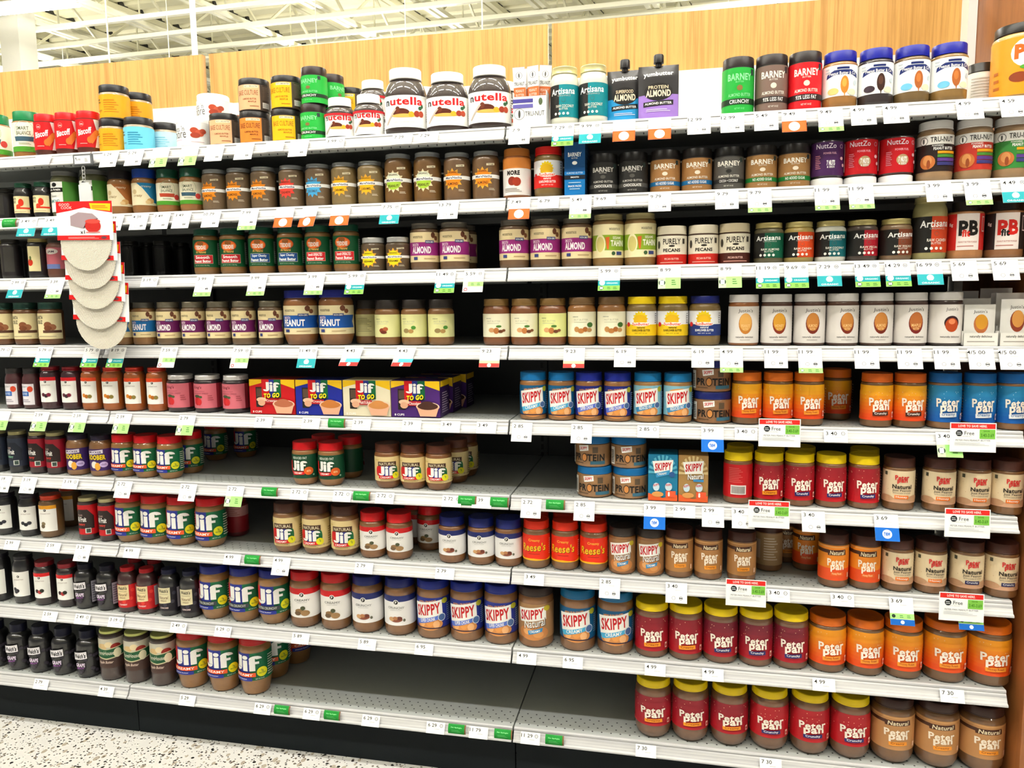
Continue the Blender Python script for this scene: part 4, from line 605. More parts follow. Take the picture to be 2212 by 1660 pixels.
# eighth shelf
k_('pkL', F, 'jelly', .0318, .1549, '0e0d12', 'jar', '1c1a24', 'metal_lid', .08, .16, .68, None, publix_jam(WH, [(-.4, .3, '2a2a30'), (-.15, .24, '1c1c24'), (-.3, .2, '34343c')]), 'tall black-lidded blackberry preserves jar with plain white label', 'tall blackberry preserves')
k_('stR', F, 'jelly', .0318, .1400, '1f0e12', 'jar', '8a1422', 'metal_lid', .10, .18, .76, None, publix_jam('e0181e', [(-.3, .28, '3a2428'), (0, .25, 'b83a3c'), (.2, .3, '2a2c20')]), 'red-lidded strawberry preserves jar, white label with red band', 'red banded preserves')
k_('weG', F, 'welch', .0330, .1400, '0b0a0f', 'jar', '16152a', 'lid', .12, .12, .66, None, [welch(), R(.85, .05, 1.45, .95, '9c98a6'), L(.9, .1, 1.4, .9, 8, '5a5664')], 'navy-capped grape jelly jar with white script plate', 'grape jelly jars')
k_('weS', F, 'welch', .0309, .1400, '3a1416', 'jar', 'c01c24', 'lid', .09, .12, .64, None, welch_nat('c81c20', 'ecd8a8'), 'red-capped strawberry spread jar with red label and cream square', 'red-capped strawberry jars')
k_('weC', F, 'welch', .0325, .1420, '0b0a0f', 'jar', '1a1c3c', 'lid', .10, .12, .64, None, welch_nat('1a1620', 'e6dcb4'), 'navy-capped grape spread jar with cream square on black label', 'cream square grape jars')
k_('jfL', J, 'taper', .0455, .1640, 'a98154', 'butter', '18227c', 'lid', .14, .21, .72, '0f6b42', jif_label('EXTRA CRUNCHY', '3a4048', 'c8ccc0'), 'large navy-lidded extra crunchy peanut butter jar with green label', 'large navy-lidded green jars')
k_('puRL', J, 'pet', .0440, .1660, '8d6846', 'butter', 'c8161c', 'lid', .15, .19, .72, 'f6f3f0', publix('d2141a', 'CREAMY', PN), 'large red-lidded creamy peanut butter jar with red banded label', 'large red banded jars')
k_('puNL', J, 'pet', .0455, .1650, '8d6846', 'butter', '16206e', 'lid', .15, .19, .72, 'f4f2f2', publix('1a2668', 'CRUNCHY', CN), 'large navy-lidded crunchy peanut butter jar with navy banded label', 'large navy banded jars')
k_('skLN', J, 'straight', .0476, .1670, '8f6a48', 'butter', '1a2a8c', 'lid', .14, .18, .72, '20308c', skippy(0, 0, '5a7ad8', 'SUPER CHUNK', toptxt='EXTRA CRUNCHY'), 'large navy-lidded chunky peanut butter jar with royal blue label', 'large royal blue jars')
k_('skLA', J, 'straight', .0490, .1665, '966c46', 'butter', '3a2c28', 'lid', .14, .16, .74, 'a87e54', skippy_nat(), 'large dark-lidded natural peanut butter jar with tan label', 'large natural jar')
k_('skLT', J, 'straight', .0487, .1680, '8f6a4a', 'butter', '106a9c', 'lid', .14, .18, .72, '0d5a88', skippy(0, 0, '4ab0e0', 'CREAMY', toptxt='NEW FUN FACTS'), 'large blue-lidded creamy peanut butter jar with teal label', 'large teal jars')
k_('ppL', J, 'straight', .0450, .1460, '7d5c44', 'butter', 'fad80e', 'lid', .13, .13, .76, '8f1c2a', pp('b41424', 'Creamy', 'f5981c', '8a2c10', '8f1c2a'), 'large yellow-lidded creamy peanut butter jar, red label, orange tab', 'large creamy jars')
k_('ppLC', J, 'straight', .0450, .1460, '7d5c44', 'butter', 'fad80e', 'lid', .13, .13, .76, '7a1e30', pp('b01424', 'Crunchy', '2c2868', WH, '7a1e30'), 'large yellow-lidded crunchy peanut butter, maroon and purple', 'large maroon crunchy jars')
k_('ppOL', J, 'straight', .0452, .1430, '7a5c3e', 'butter', 'de6c14', 'lid', .15, .15, .79, 'f49c1c', pp('ee5216', 'Honey Roast', 'f59a2c', 'b03a10', 'f49c1c'), 'large orange-lidded peanut butter jar with orange label', 'large orange jars')
k_('ppOX', J, 'straight', .0482, .1500, '7a5c3e', 'butter', 'de6c14', 'lid', .13, .18, .78, 'f49c1c', pp('ee5216', 'Honey Roast', 'f59a2c', 'b03a10', 'f49c1c'), 'extra-large orange-lidded peanut butter jar with orange label', 'extra-large orange jars')
# bottom shelf
k_('weX', F, 'welch', .0362, .1500, '09080d', 'jar', '1a1c34', 'lid', .17, .08, .62, None, welch(), 'squeezable dark grape jelly bottle with navy cap', 'dark grape jelly bottles')
k_('apl', 'apple_butter_jar', 'glass', .0385, .1600, '3c2a26', 'jar', 'd8dc84', 'metal_lid', .05, .26, .86, '4a342e', apple(), 'yellow-lidded apple butter jar with green and white label', 'apple butter jars')
k_('jfX', J, 'taper', .0479, .1820, 'a57c4e', 'butter', 'c01018', 'lid', .14, .27, .74, '0f6b42', jif_label('CREAMY', 'ea5a28', WH), 'tall red-lidded creamy peanut butter jar with green label', 'tall red-lidded green jars')
k_('ppX', J, 'xl', .0485, .1620, '7a5a42', 'butter', 'fad80e', 'lid', .12, .24, .74, '8f1c2a', pp('b41424', 'Creamy', 'f5981c', '8a2c10', '8f1c2a'), 'tall yellow-lidded creamy peanut butter jar, red label, orange tab', 'tall creamy jars')
k_('ppXC', J, 'xl', .0485, .1620, '7a5a42', 'butter', 'fad80e', 'lid', .12, .24, .76, 'b01c26', pp('c01420', 'Crunchy', '2c2868', WH, 'b01c26'), 'tall yellow-lidded crunchy peanut butter, red and purple', 'tall red crunchy jars')
k_('pnX', J, 'xl', .0520, .1700, '7e5c3c', 'butter', '3c221c', 'lid', .14, .24, .76, 'c08a56', pp_nat('c08a56'), 'tall brown-lidded natural peanut butter jar with tan label', 'tall tan natural jars')
# ---------------------------------------------------------------- building and placing the packages
def lidr(d):
    return {'pet': .93, 'straight': .975, 'taper': .94, 'xl': .93, 'glass': .90, 'cyl': .985, 'jelly': .86, 'welch': .68, 'nutella': .77, 'sq': .72, 'inv': 1.0}[d['style']]*d['r']
def body_profile(d):
    r, h, st = d['r'], d['h'], d['style']; zb = h*(1-d['lf']); t = d['v1']*h + .002; lr = lidr(d)*.95; b = d['v0']*h
    if st == 'inv': return [(0, h), (.9*r, h), (.965*r, h*.992), (r, h*.965), (r, h*.25), (.97*r, h*.22), (.93*r, h*.2), (.93*r, h*d['lf']), (0, h*d['lf'])]
    p = {'pet': [(0, 0), (.80*r, 0), (.90*r, .010*h), (.97*r, .045*h), (r, .10*h)], 'straight': [(0, 0), (.88*r, 0), (.95*r, .008*h), (.99*r, .03*h), (r, .05*h)], 'taper': [(0, 0), (.76*r, 0), (.82*r, .012*h), (.93*r, b*.55), (.985*r, b*.88), (r, b)],
         'xl': [(0, 0), (.70*r, 0), (.80*r, .012*h), (.92*r, .06*h), (.98*r, .12*h), (r, .18*h)], 'glass': [(0, 0), (.84*r, 0), (.94*r, .012*h), (.99*r, .05*h), (r, .08*h)], 'cyl': [(0, 0), (.94*r, 0), (.99*r, .012*h), (r, .025*h)],
         'jelly': [(0, 0), (.82*r, 0), (.92*r, .012*h), (.98*r, .05*h), (r, .09*h)], 'welch': [(0, 0), (.82*r, 0), (.93*r, .015*h), (.99*r, .06*h), (r, .10*h)], 'nutella': [(0, 0), (.80*r, 0), (.90*r, .012*h), (.97*r, .04*h), (r, .10*h)], 'sq': [(0, 0), (.86*r, 0), (.95*r, .012*h), (.99*r, .04*h), (r, .07*h)]}[st]
    p = [q for q in p if q[1] < max(b, .001) or q[1] == 0] or p
    if p[-1][0] < r*.999: p.append((r, max(b, p[-1][1]+.0005)))
    p.append((r, t)); g = zb - t
    if st in ('pet', 'taper', 'xl', 'glass', 'sq', 'straight'): nr = lidr(d)*(.93 if st != 'straight' else .94); p += [(nr + (r-nr)*math.cos(a_*math.pi/12), t + g*.86*math.sin(a_*math.pi/12)) for a_ in (1, 2, 3, 4, 5)]; lr = nr
    elif st == 'jelly': p += [(.985*r, t+g*.3), (.94*r, t+g*.6), (lr*.99, t+g*.88)]
    elif st == 'welch': p += [(.992*r, t+g*.2), (.965*r, t+g*.4), (.91*r, t+g*.58), (.81*r, t+g*.76), (lr*1.02, t+g*.9)]
    elif st == 'nutella': p += [(.985*r, t+g*.2), (.945*r, t+g*.4), (.87*r, t+g*.66), (.78*r, t+g*.86), (.73*r, t+g*.93)]
    p += [(lr, zb), (0, zb)]
    return p
def lid_profile(d):
    h, lr = d['h'], lidr(d); z0, z1 = (0, h*d['lf']) if d['style'] == 'inv' else (h*(1-d['lf']), h)
    if d['lk'] == 'metal_lid': return [(0, z0+.001), (lr, z0), (lr*1.012, z0+.001), (lr*.995, z0+.0025), (lr*.985, z1-.003), (lr*1.0, z1-.0018), (lr*.97, z1), (lr*.88, z1), (lr*.86, z1-.0008), (0, z1-.0008)]
    return [(0, z0+.001), (lr*.99, z0), (lr*1.004, z0+.0008), (lr*1.004, z0+.0025), (lr*.99, z0+.003), (lr*.985, z1-.002), (lr*.96, z1-.0003), (lr*.88, z1), (lr*.86, z1-.0007), (0, z1-.0007)]
PROTO = {}
def meshes(key):
    if key in PROTO: return PROTO[key]
    d = K[key]; ys = .74 if d['style'] == 'nutella' else 1.0
    body = finish(lathe(body_profile(d), 60, ys), 'glass', [mat(d['body'], d['bk'])], 40)
    lid = finish(lathe(lid_profile(d), 60, .85 if ys < 1 else 1.0), 'lid', [mat(d['lid'], d['lk'])], 40)
    lab = None
    if d['ops'] or d['base']:
        lab = printed('label', d['ops'], d['r'], (d['v1']-d['v0'])*d['h'], wrap=d['r'], base=d['base'], half=d['half'], z0=d['v0']*d['h'], ys=ys)
    PROTO[key] = (body, lid, lab); return PROTO[key]
ITEMS = []                         # (row, key, px, object, phrase, order)
FRONT = .012
def put(row, key, px, dy=0.0, dz=0.0, rot=0.0, s=1.0, ph=None, x=None):
    d = K[key]; z = SZ[row-1] + dz; ry = d['r']*(.74 if d['style'] == 'nutella' else 1)
    Y = FRONT + ry + dy; X = x_at(px, Y, z + d['h']*s*.5) if x is None else x
    rz = R_(rot + random.uniform(-3.5, 3.5)); oval = d['style'] == 'nutella'; e = empty(d['name'], (X, Y, z), rz if oval else 0); e.scale = (1, 1, s)
    b, l, lab = meshes(key)
    mobj('jar_body', b, e); mobj('lid', l, e)
    if lab: mobj('label', lab, e).rotation_euler = (0, 0, 0 if oval else rz)      # round jars: only the printed side turns
    ITEMS.append(dict(row=row, key=key, px=px, o=e, ph=ph, X=X, Y=Y, dz=dz, r=d['r'], desc=d['desc'], short=d['short'], cat=('bottle' if key == 'weX' else 'jar'), h=d['h']*s))
    return e
def rowput(row, key, pxs, **k):
    for p in pxs: put(row, key, p, **k)
h_ = lambda k: K[k]['h'] + .0004
# top shelf
rowput(1, 'smartL', (-9, 62), rot=30, dy=.034); put(1, 'smartL', 112, dy=.10, ph='behind the red cookie spreads'); rowput(1, 'bisc', (102, 147, 193), s=1.05, rot=36)
put(1, 'tubY', 248, ph='below its yellow twin'); put(1, 'tubY', 248, dz=h_('tubY'), ph='stacked on top'); put(1, 'tubB', 301); put(1, 'tubY', 298, dz=h_('tubB'), dy=.085, ph='stacked behind at right'); put(1, 'tubB', 298, dy=.085, ph='in the second row, carrying a yellow jar'); put(1, 'tubW', 346, dy=.05)
put(1, 'tubY', 377, dy=.17, ph='low at the back beside the white tubs')
put(1, 'nutm', 420, ph='in front, lower'); put(1, 'nutm', 462, dy=.10, dz=h_('nutm'), ph='stacked behind, upper'); put(1, 'nutm', 462, dy=.10, ph='behind the front tub, under another'); put(1, 'nutm', 497, dy=.205, dz=h_('nutm'), ph='farthest back, upper')
put(1, 'nutm', 497, dy=.205, ph='farthest back, lower'); put(1, 'bcO', 415, dy=.2, ph='half hidden behind the white tubs')
for k, p in (('bcP', 487), ('bcO', 552), ('bcY', 620)):
    put(1, k, p, ph='lower of the stack', rot=10)
    if k != 'bcO': put(1, k, p+(63 if k == 'bcP' else 0) if k != 'bcP' else 550, dz=h_(k), ph='upper of its stack')
put(1, 'bnS', 678, ph='lower of the front pair'); put(1, 'bnS', 679, dz=h_('bnS'), ph='upper of the front pair')
put(1, 'bnS', 716, dy=.075, ph='behind, lower'); put(1, 'bnS', 717, dy=.075, dz=h_('bnS'), rot=60, ph='behind, upper, turned sideways'); put(1, 'bcY', 756, dy=.15, ph='far back behind the small spreads', dz=h_('bcY')); put(1, 'bcY', 756, dy=.15, ph='far back, under its twin')
put(1, 'nuS', 735, s=.97, rot=12, ph='left of the front pair'); put(1, 'nuS', 797, rot=12, ph='right of the front pair'); put(1, 'nuS', 770, dy=.085, ph='hidden behind the front pair'); put(1, 'nuS', 806, dy=.085, dz=h_('nuS')*.55, ph='raised behind the front pair')
put(1, 'nuL', 877, s=1.09, rot=14, ph='tallest, beside the small spreads'); put(1, 'nuL', 967, s=.97, rot=12, ph='middle of the front three'); put(1, 'nuL', 1058, s=1.03, rot=8, ph='beside the white stick display')
put(1, 'nuL', 915, dy=.12, s=.98, ph='behind, between the first two'); put(1, 'nuL', 1008, dy=.12, s=.98, ph='behind, between the last two'); put(1, 'nuL', 1082, dy=.12, s=.98, ph='behind at the right end')
rowput(1, 'artC', (1220, 1282)); rowput(1, 'bnG', (1594,)); rowput(1, 'bnB', (1666,)); rowput(1, 'bnR', (1738,))
rowput(1, 'pcH', (1813,), s=1.0); rowput(1, 'pcD', (1890,)); rowput(1, 'pcA', (1968,)); rowput(1, 'pcB', (2048,))
put(1, 'pbX', 2098, dy=.16, s=1.3); put(1, 'pbW', 2130, dy=.06, s=.98); put(1, 'pbO', 2222, s=.93, x=1.1885)
# second shelf
rowput(2, 'sanJ', (52, 94)); rowput(2, 'once', (143, 205), rot=12); rowput(2, 'crzO', (261,), rot=22); rowput(2, 'crzB', (313,), rot=22); rowput(2, 'smR', (364,), rot=28); rowput(2, 'smB', (414,), rot=18)
rowput(2, 'jamB', (14,), s=.8, dy=.03)
rowput(2, 'maO', (465, 517, 570)); rowput(2, 'maR', (631,)); rowput(2, 'maB', (688,)); rowput(2, 'maY', (744, 801)); rowput(2, 'maG', (861, 924)); rowput(2, 'maOT', (988, 1050))
rowput(2, 'more', (1117,)); rowput(2, 'sunR', (1185,)); rowput(2, 'bdD', (1304, 1368)); rowput(2, 'bdT', (1437, 1505)); rowput(2, 'bdG', (1574,)); rowput(2, 'bdN', (1644, 1715)); rowput(2, 'nzP', (1786,)); rowput(2, 'nzR', (1858, 1935))
rowput(2, 'truK', (2019,)); rowput(2, 'truR', (2102,)); rowput(2, 'truG', (2185,))
# third shelf
rowput(3, 'jamL', (84,), rot=12); put(3, 'jamL', -8, rot=0); rowput(3, 'jamB', (26,), rot=30); rowput(3, 'jamB', (50,), dy=.075, rot=10); put(3, 'jamS', 126)
for p, dy in ((282, .17), (318, .24), (352, .20), (392, .28)): put(3, 'jamB', p, dy=dy, rot=15)
rowput(3, 'teS', (447, 504), rot=10); rowput(3, 'teC', (566, 628), rot=10); rowput(3, 'teU', (688, 749), rot=8); rowput(3, 'maS', (807, 860)); rowput(3, 'woM', (918, 982), rot=8); put(3, 'woM', 1000, dy=.09, ph='in the shadow behind the second')
rowput(3, 'woM', (1111, 1178, 1246), rot=4); rowput(3, 'tah', (1314, 1383)); rowput(3, 'peR', (1451, 1519)); rowput(3, 'peB', (1586,)); rowput(3, 'aG', (1660,), rot=-4); rowput(3, 'aO', (1725,)); rowput(3, 'aT', (1793,)); rowput(3, 'aR', (1861,), rot=8); rowput(3, 'aB', (1934,), rot=8)
put(3, 'aXL', 2007, rot=6); put(3, 'pfR', 2083, rot=-6, s=1.05); put(3, 'pfK', 2168, rot=-6, s=1.04)
# fourth shelf
rowput(4, 'sanP', (7, 58, 111), rot=12); put(4, 'woP', 268, rot=-25); put(4, 'woP', 313, rot=12); rowput(4, 'woA', (365, 419, 473, 527, 585), rot=10); rowput(4, 'woL', (651, 727), rot=6); put(4, 'gwB', 795, dy=.06); put(4, 'gwD', 838); put(4, 'gwE', 895); put(4, 'gwE', 953, rot=20)
rowput(4, 'gwA', (1073, 1133), rot=6); put(4, 'gwAG', 1194); rowput(4, 'gwC', (1257, 1321), rot=6); rowput(4, 'suY', (1386, 1453)); put(4, 'suN', 1522)
put(4, 'juP', 1606, rot=3); put(4, 'juH', 1677, rot=3); rowput(4, 'juA', (1748, 1819, 1893), rot=3); put(4, 'juM', 1966, rot=6); put(4, 'juC', 2041, rot=0)
# fifth shelf
rowput(5, 'smk', (33, 70)); rowput(5, 'pjR', (112, 157), rot=10); rowput(5, 'pjO', (200, 245, 293, 341), rot=6); rowput(5, 'kin', (392, 450, 511))
rowput(5, 'skB', (1152, 1213), rot=4); rowput(5, 'skN', (1272, 1334)); rowput(5, 'skR', (1399, 1464)); put(5, 'ptN', 1539, ph='lower of two'); put(5, 'ptN', 1538, dz=h_('ptN'), ph='stacked on its twin')
rowput(5, 'ppO', (1613, 1680, 1746), rot=0); put(5, 'ppO', 1806, dy=.10, ph='pushed back in the shadow'); rowput(5, 'ppOC', (1893, 1964)); rowput(5, 'ppB', (2039, 2114, 2188))
# sixth shelf
rowput(6, 'alK', (-3, 40)); rowput(6, 'alR', (85, 122)); rowput(6, 'goo', (170, 220), rot=8); rowput(6, 'jfS', (270, 317, 368), rot=0); put(6, 'jfS', 412, dy=.075, ph='set back behind the front three'); put(6, 'jfS', 466, dy=.26, ph='deep in the shadow'); put(6, 'jfS', 530, dy=.32, s=1, ph='deepest, by the back panel', rot=12)
rowput(6, 'jfR', (660, 716), rot=4); put(6, 'jfR', 757, dy=.095, rot=150, ph='behind, turned to its back'); put(6, 'jfR', 700, dy=.10, ph='directly behind the front pair')
put(6, 'jfN', 838, rot=16); put(6, 'jfN', 893, rot=4); put(6, 'jfN', 948, rot=10); put(6, 'jfN', 985, dy=.09, ph='in shadow just behind the front three'); put(6, 'jfN', 1006, dy=.17, ph='deeper in shadow')
for i, p in enumerate((1285, 1362)):
    put(6, 'ptB', p, ph=('lower left', 'lower right')[i] + ' of the four', rot=4*i); put(6, 'ptB', p-4, dz=h_('ptB'), ph=('upper left', 'upper right')[i] + ' of the four', rot=-10+26*i)
put(6, 'ppRB', 1594); put(6, 'ppR', 1660, rot=-2); rowput(6, 'ppRC', (1726, 1794)); put(6, 'ppRC', 1865, rot=4)
for i, p in enumerate((1598, 1664, 1730, 1866)): put(6, 'ppR', p, dy=.085, ph=('first', 'second', 'third', 'fourth')[i] + ' from left of the back row')
put(6, 'pbe', 1941, rot=-6); rowput(6, 'pbe', (2028, 2103, 2180), rot=-4)
# seventh shelf
rowput(7, 'pjK', (14, 66), rot=16); put(7, 'pjC', 112, rot=8); put(7, 'pjC', 152, dy=.11, ph='pushed back in the shadow'); rowput(7, 'alS', (192, 235), rot=8); rowput(7, 'jfM', (283, 338, 394, 456)); put(7, 'ppRj', 512, dy=.11)
put(7, 'jfNM', 622, rot=2); put(7, 'jfNM', 684, rot=2); put(7, 'jfNM', 746, rot=8); rowput(7, 'puR', (806, 863), rot=10); put(7, 'puR', 888, dy=.09, rot=60, ph='in shadow just behind'); put(7, 'puR', 929, dy=.09, ph='set back beside the navy banded jars')
rowput(7, 'puN', (977, 1040, 1099), rot=4); rowput(7, 'ree', (1159, 1221, 1283)); rowput(7, 'sNa', (1344, 1405)); rowput(7, 'pnT', (1467, 1530, 1602)); put(7, 'pnD', 1660, dy=.09, ph='left of the back three'); put(7, 'pnT', 1700, dy=.15, ph='in the shadow behind'); put(7, 'pnO', 1743, dy=.11, rot=-14, ph='in the shadow behind')
rowput(7, 'pnO', (1800, 1868)); rowput(7, 'pbe', (1938, 2009)); rowput(7, 'pbeC', (2088, 2172))
for i, p in enumerate((1159, 1221, 1283)): put(7, 'ree', p, dy=.08, ph=('left', 'middle', 'right')[i] + ' of the back row')
# eighth shelf
rowput(8, 'pkL', (1, 53), rot=14); rowput(8, 'stR', (99, 148), rot=10); rowput(8, 'weG', (187, 234), rot=10); put(8, 'weS', 278, rot=10, s=1.0); put(8, 'weS', 319, rot=10); rowput(8, 'weC', (367, 413), rot=10)
put(8, 'jfL', 466, rot=0); put(8, 'jfL', 530, rot=5); put(8, 'jfL', 593, rot=9); rowput(8, 'puRL', (660, 726), rot=10); rowput(8, 'puNL', (795, 865), rot=4); rowput(8, 'skLN', (937, 1009, 1083)); put(8, 'skLA', 1158); rowput(8, 'skLT', (1248, 1329))
rowput(8, 'ppL', (1408, 1481)); rowput(8, 'ppLC', (1556, 1632, 1707)); rowput(8, 'ppOL', (1786, 1867, 1949)); rowput(8, 'ppOX', (2039, 2137))
for i, p in enumerate((280, 322)): put(8, 'weS', p+14, dy=.075, ph=('left', 'right')[i] + ' of the back pair')
# bottom shelf
rowput(9, 'weX', (-7, 43, 90, 139, 192), rot=10); rowput(9, 'apl', (244, 298, 354), rot=10); put(9, 'jfX', 418, rot=8); put(9, 'jfX', 485, rot=2); put(9, 'jfX', 552, rot=-3); put(9, 'jfX', 592, dy=.10, rot=4, ph='set back, half behind the third'); put(9, 'jfX', 640, dy=.20, rot=70, ph='farthest back, turned sideways')
rowput(9, 'ppX', (1411, 1491, 1575)); rowput(9, 'ppXC', (1661, 1748, 1835)); rowput(9, 'pnX', (1926, 2021, 2119))
# nothing may pass through its neighbour: what stands behind is moved back, slim overlaps in a front row are closed up
def foot(it): return it['r']*it.get('k', 1)
for it in ITEMS: it['k'] = 1.0; it['X'] = min(it['X'], 1.2440-it['r'])
for rnd in range(6):
    for i, a in enumerate(ITEMS):
        for b in ITEMS[i+1:]:
            if a['row'] != b['row'] or abs(a['dz']-b['dz']) > min(a['h'], b['h'])-.003 and True: continue
            dx, dy = b['X']-a['X'], b['Y']-a['Y']; d = math.hypot(dx, dy); need = foot(a)+foot(b)+.0006
            if d >= need: continue
            fa, fb = a['Y']-a['r'] < .045, b['Y']-b['r'] < .045
            if fa and fb:
                q = max(.86, (d-.0006)/(need-.0006)); 
                if rnd < 2: a['k'] *= q; b['k'] *= q
                else: s_ = (need-d)/2*(1 if dx > 0 else -1); a['X'] -= s_; b['X'] += s_
            else:
                m_ = b if b['Y'] > a['Y'] else a; o_ = a if m_ is b else b
                m_['Y'] = o_['Y'] + math.sqrt(max(need*need-dx*dx, 0)) + .0005
for it in ITEMS:
    it['X'] = min(it['X'], 1.2440-foot(it)); it['o'].location.x = it['X']; it['o'].location.y = it['Y'] - (0 if it['Y']-it['r'] > .045 else it['r']-foot(it)); it['o'].scale = (it['k'], it['k'], it['o'].scale[2])
# ---------------------------------------------------------------- cartons, pouches, displays
def thick(me, x0, x1, z0, z1, y, t, col, kind='print'):
    bm = bmesh.new(); bm.from_mesh(me); m_ = mat(col, kind); names = [q for q in me.materials]
    if m_ in names: i = names.index(m_)
    else: me.materials.append(m_); i = len(me.materials)-1
    box(bm, x0, y, z0, x1, y+t, z1, i); bm.to_mesh(me); bm.free(); return me
def carton(row, name, x0, x1, h, depth, ops, base, desc, short, side=None, sideops=None, dy=0, ph=None, dark=None):
    Y = FRONT + dy; w = x1-x0; z = SZ[row-1]; e = empty(name, ((x0+x1)/2, Y, z))
    bm = bmesh.new(); box(bm, -w/2, 0, 0, w/2, depth, h); bmesh.ops.bevel(bm, geom=bm.edges[:], offset=.0012, segments=2, affect='EDGES')
    mobj('carton_body', finish(bm, 'carton_body', [mat(side or base, 'print')], 40), e)
    f = printed('printed_front', ops, w/2*.985, h*.985, base=base, half=1.0, z0=h*.007, y0=-.0004); mobj('printed_front', f, e)
    if sideops:
        s_ = printed('printed_side', sideops, depth/2*.97, h*.985, base=side, half=1.0, z0=h*.007); o = mobj('printed_side', s_, e, (w/2+.0004, depth/2, 0)); o.rotation_euler = (0, 0, R_(90))
    ITEMS.append(dict(row=row, key=desc, px=proj(Vector(((x0+x1)/2, Y, z+.05)))[0], o=e, ph=ph, X=(x0+x1)/2, Y=Y, dz=0, r=w/2, desc=desc, short=short, cat='carton', h=h)); return e
so = [R(-1, .84, 1, 1, 'f5c518'), L(-.7, .1, .7, .7, 9, 'b8a8c0')]
for (a, b), bg_, nm, cup, side, desc in (((539, 638), 'c8141c', 'Creamy', 'b86a4a', '7a1014', 'red carton of peanut butter cups with yellow top'), ((638.5, 740), '1c2a9a', 'Crunchy', 'c87a3a', '141c6a', 'blue carton of peanut butter cups with yellow top'), ((740.8, 844), 'ece2c4', 'NATURAL', 'd08a4a', 'c8b890', 'cream carton of peanut butter cups with yellow top'), ((844.5, 951), '4a2272', 'Chocolate', '4a2a20', '33184f', 'purple carton of chocolate peanut butter cups with yellow top')):
    x0, x1 = x_at(a, FRONT, SZ[4]+.05), x_at(b, FRONT, SZ[4]+.05)
    carton(5, 'snack_cup_carton', x0, x1, .1007, .085, jifgo(bg_, nm, cup), bg_, desc, desc.split()[0] + ' carton', side, so, ph='at the front')
    if desc[0] == 'p':
        for q, dd in enumerate((.10, .20)): carton(5, 'snack_cup_carton', x0+.012*(q+1)-.005, x1+.012*(q+1)-.005, .1007, .085, jifgo(bg_, nm, cup), bg_, desc, 'purple carton', side, so, dy=dd, ph=('second in line', 'third in line')[q])
carton(2, 'almond_butter_carton', x_at(1219, FRONT, SZ[1]+.06), x_at(1264, FRONT, SZ[1]+.06), .132, .12, [R(-1, 0, 1, .45, '1478c0'), T('BARNEY', 0, .77, 1.3, .08, WH, .02), T('BUTTER', 0, .70, .6, .025, WH, 0), E(0, .61, .25, .035, WH), T('ALMOND BUTTER', 0, .42, 1.6, .035, 'c8e0f0', .01), R(-1, .30, 1, .38, '1a2430'), T('SMOOTH', 0, .34, .8, .03, WH, .02), T('SNACK PACKS', 0, .17, 1.3, .035, WH, .02), L(-.5, .1, .5, .14, 1, 'b8d8ee'), L(-.6, .22, .6, .26, 1, 'b8d8ee')], '0f4a80', 'tall narrow dark blue almond butter snack pack carton', 'tall blue carton', '0c3a66', [L(-.7, .1, .7, .9, 9, '3a6a90')])
for a, b, bg_, ray, nm, d in ((1400, 1464, '1478a0', '5ab4d0', [P([(-.5, .6), (.5, .68), (.45, .58), (-.45, .5)], '3a9ad0'), T('CREAMY', -.05, .59, .65, .05, WH, .02, .1, 8), C(.62, .58, .2, '2a5a9a')], 'teal'), (1465.5, 1530, 'a8824c', 'd8c08a', [T('Natural', .15, .55, 1.1, .13, '3a2a20', .05, .1, 6), T('Natural', .15, .552, 1.06, .12, WH, .02, .1, 6), R(.0, .44, .7, .49, '3a8ac0')], 'tan')):
    carton(6, 'snack_pack_carton', x_at(a, FRONT, SZ[5]+.06), x_at(b, FRONT, SZ[5]+.06), .1215, .075, skbox(bg_, ray, nm), bg_, f'upright {d} peanut butter squeeze pack carton', f'{d} upright carton', bg_, [L(-.7, .1, .7, .9, 9, 'e8dcc8')])
def pouch(name, x, Y, z, w, h, T_, ops, base, parts=(), spout=None, back='2a2828', tilt=0):
    """soft flat pack: two bulging skins sealed at the rim"""
    def surf(px_, pz): u = min(1, abs(px_)/(w/2)); v = min(max(pz/h, 0), 1); return T_/2*(1-u**2.6)*(min(1, (1-v)*5)**.7)*(.55+.45*(1-v))
    e = empty(name, (x, Y, z)); bm = bmesh.new(); nx, nz = 12, 16; g = {}
    for sgn in (-1, 1):
        for i in range(nx+1):
            for j in range(nz+1):
                X_ = -w/2 + w*i/nx; Z_ = h*j/nz; g[sgn, i, j] = bm.verts.new((X_, sgn*(surf(X_, Z_)+.0004), Z_))
        for i in range(nx):
            for j in range(nz):
                q = (g[sgn, i, j], g[sgn, i+1, j], g[sgn, i+1, j+1], g[sgn, i, j+1]); bm.faces.new(q if sgn < 0 else q[::-1])
    bnd = [(i, 0) for i in range(nx)] + [(nx, j) for j in range(nz)] + [(i, nz) for i in range(nx, 0, -1)] + [(0, j) for j in range(nz, 0, -1)]
    for a in range(len(bnd)):
        b = bnd[(a+1) % len(bnd)]; a = bnd[a]; bm.faces.new((g[-1, a[0], a[1]], g[1, a[0], a[1]], g[1, b[0], b[1]], g[-1, b[0], b[1]]))
    bmesh.ops.recalc_face_normals(bm, faces=bm.faces)
    mobj('pouch_body', finish(bm, 'pouch_body', [mat(back, 'foil')], 50), e)
    mobj('printed_front', printed('printed_front', ops, w/2*.985, h*.985, base=base, half=1.0, z0=h*.007, surf=surf, y0=-.0006, kind='foil'), e)
    if spout:
        bm = lathe([(0, h-.004), (.008, h-.004), (.008, h+.004), (.0125, h+.005), (.0125, h+.022), (.011, h+.025), (0, h+.025)], 24); mobj('spout_cap', finish(bm, 'spout_cap', [mat(spout, 'lid')], 40), e)
    e.rotation_euler = (R_(tilt), 0, 0); return e
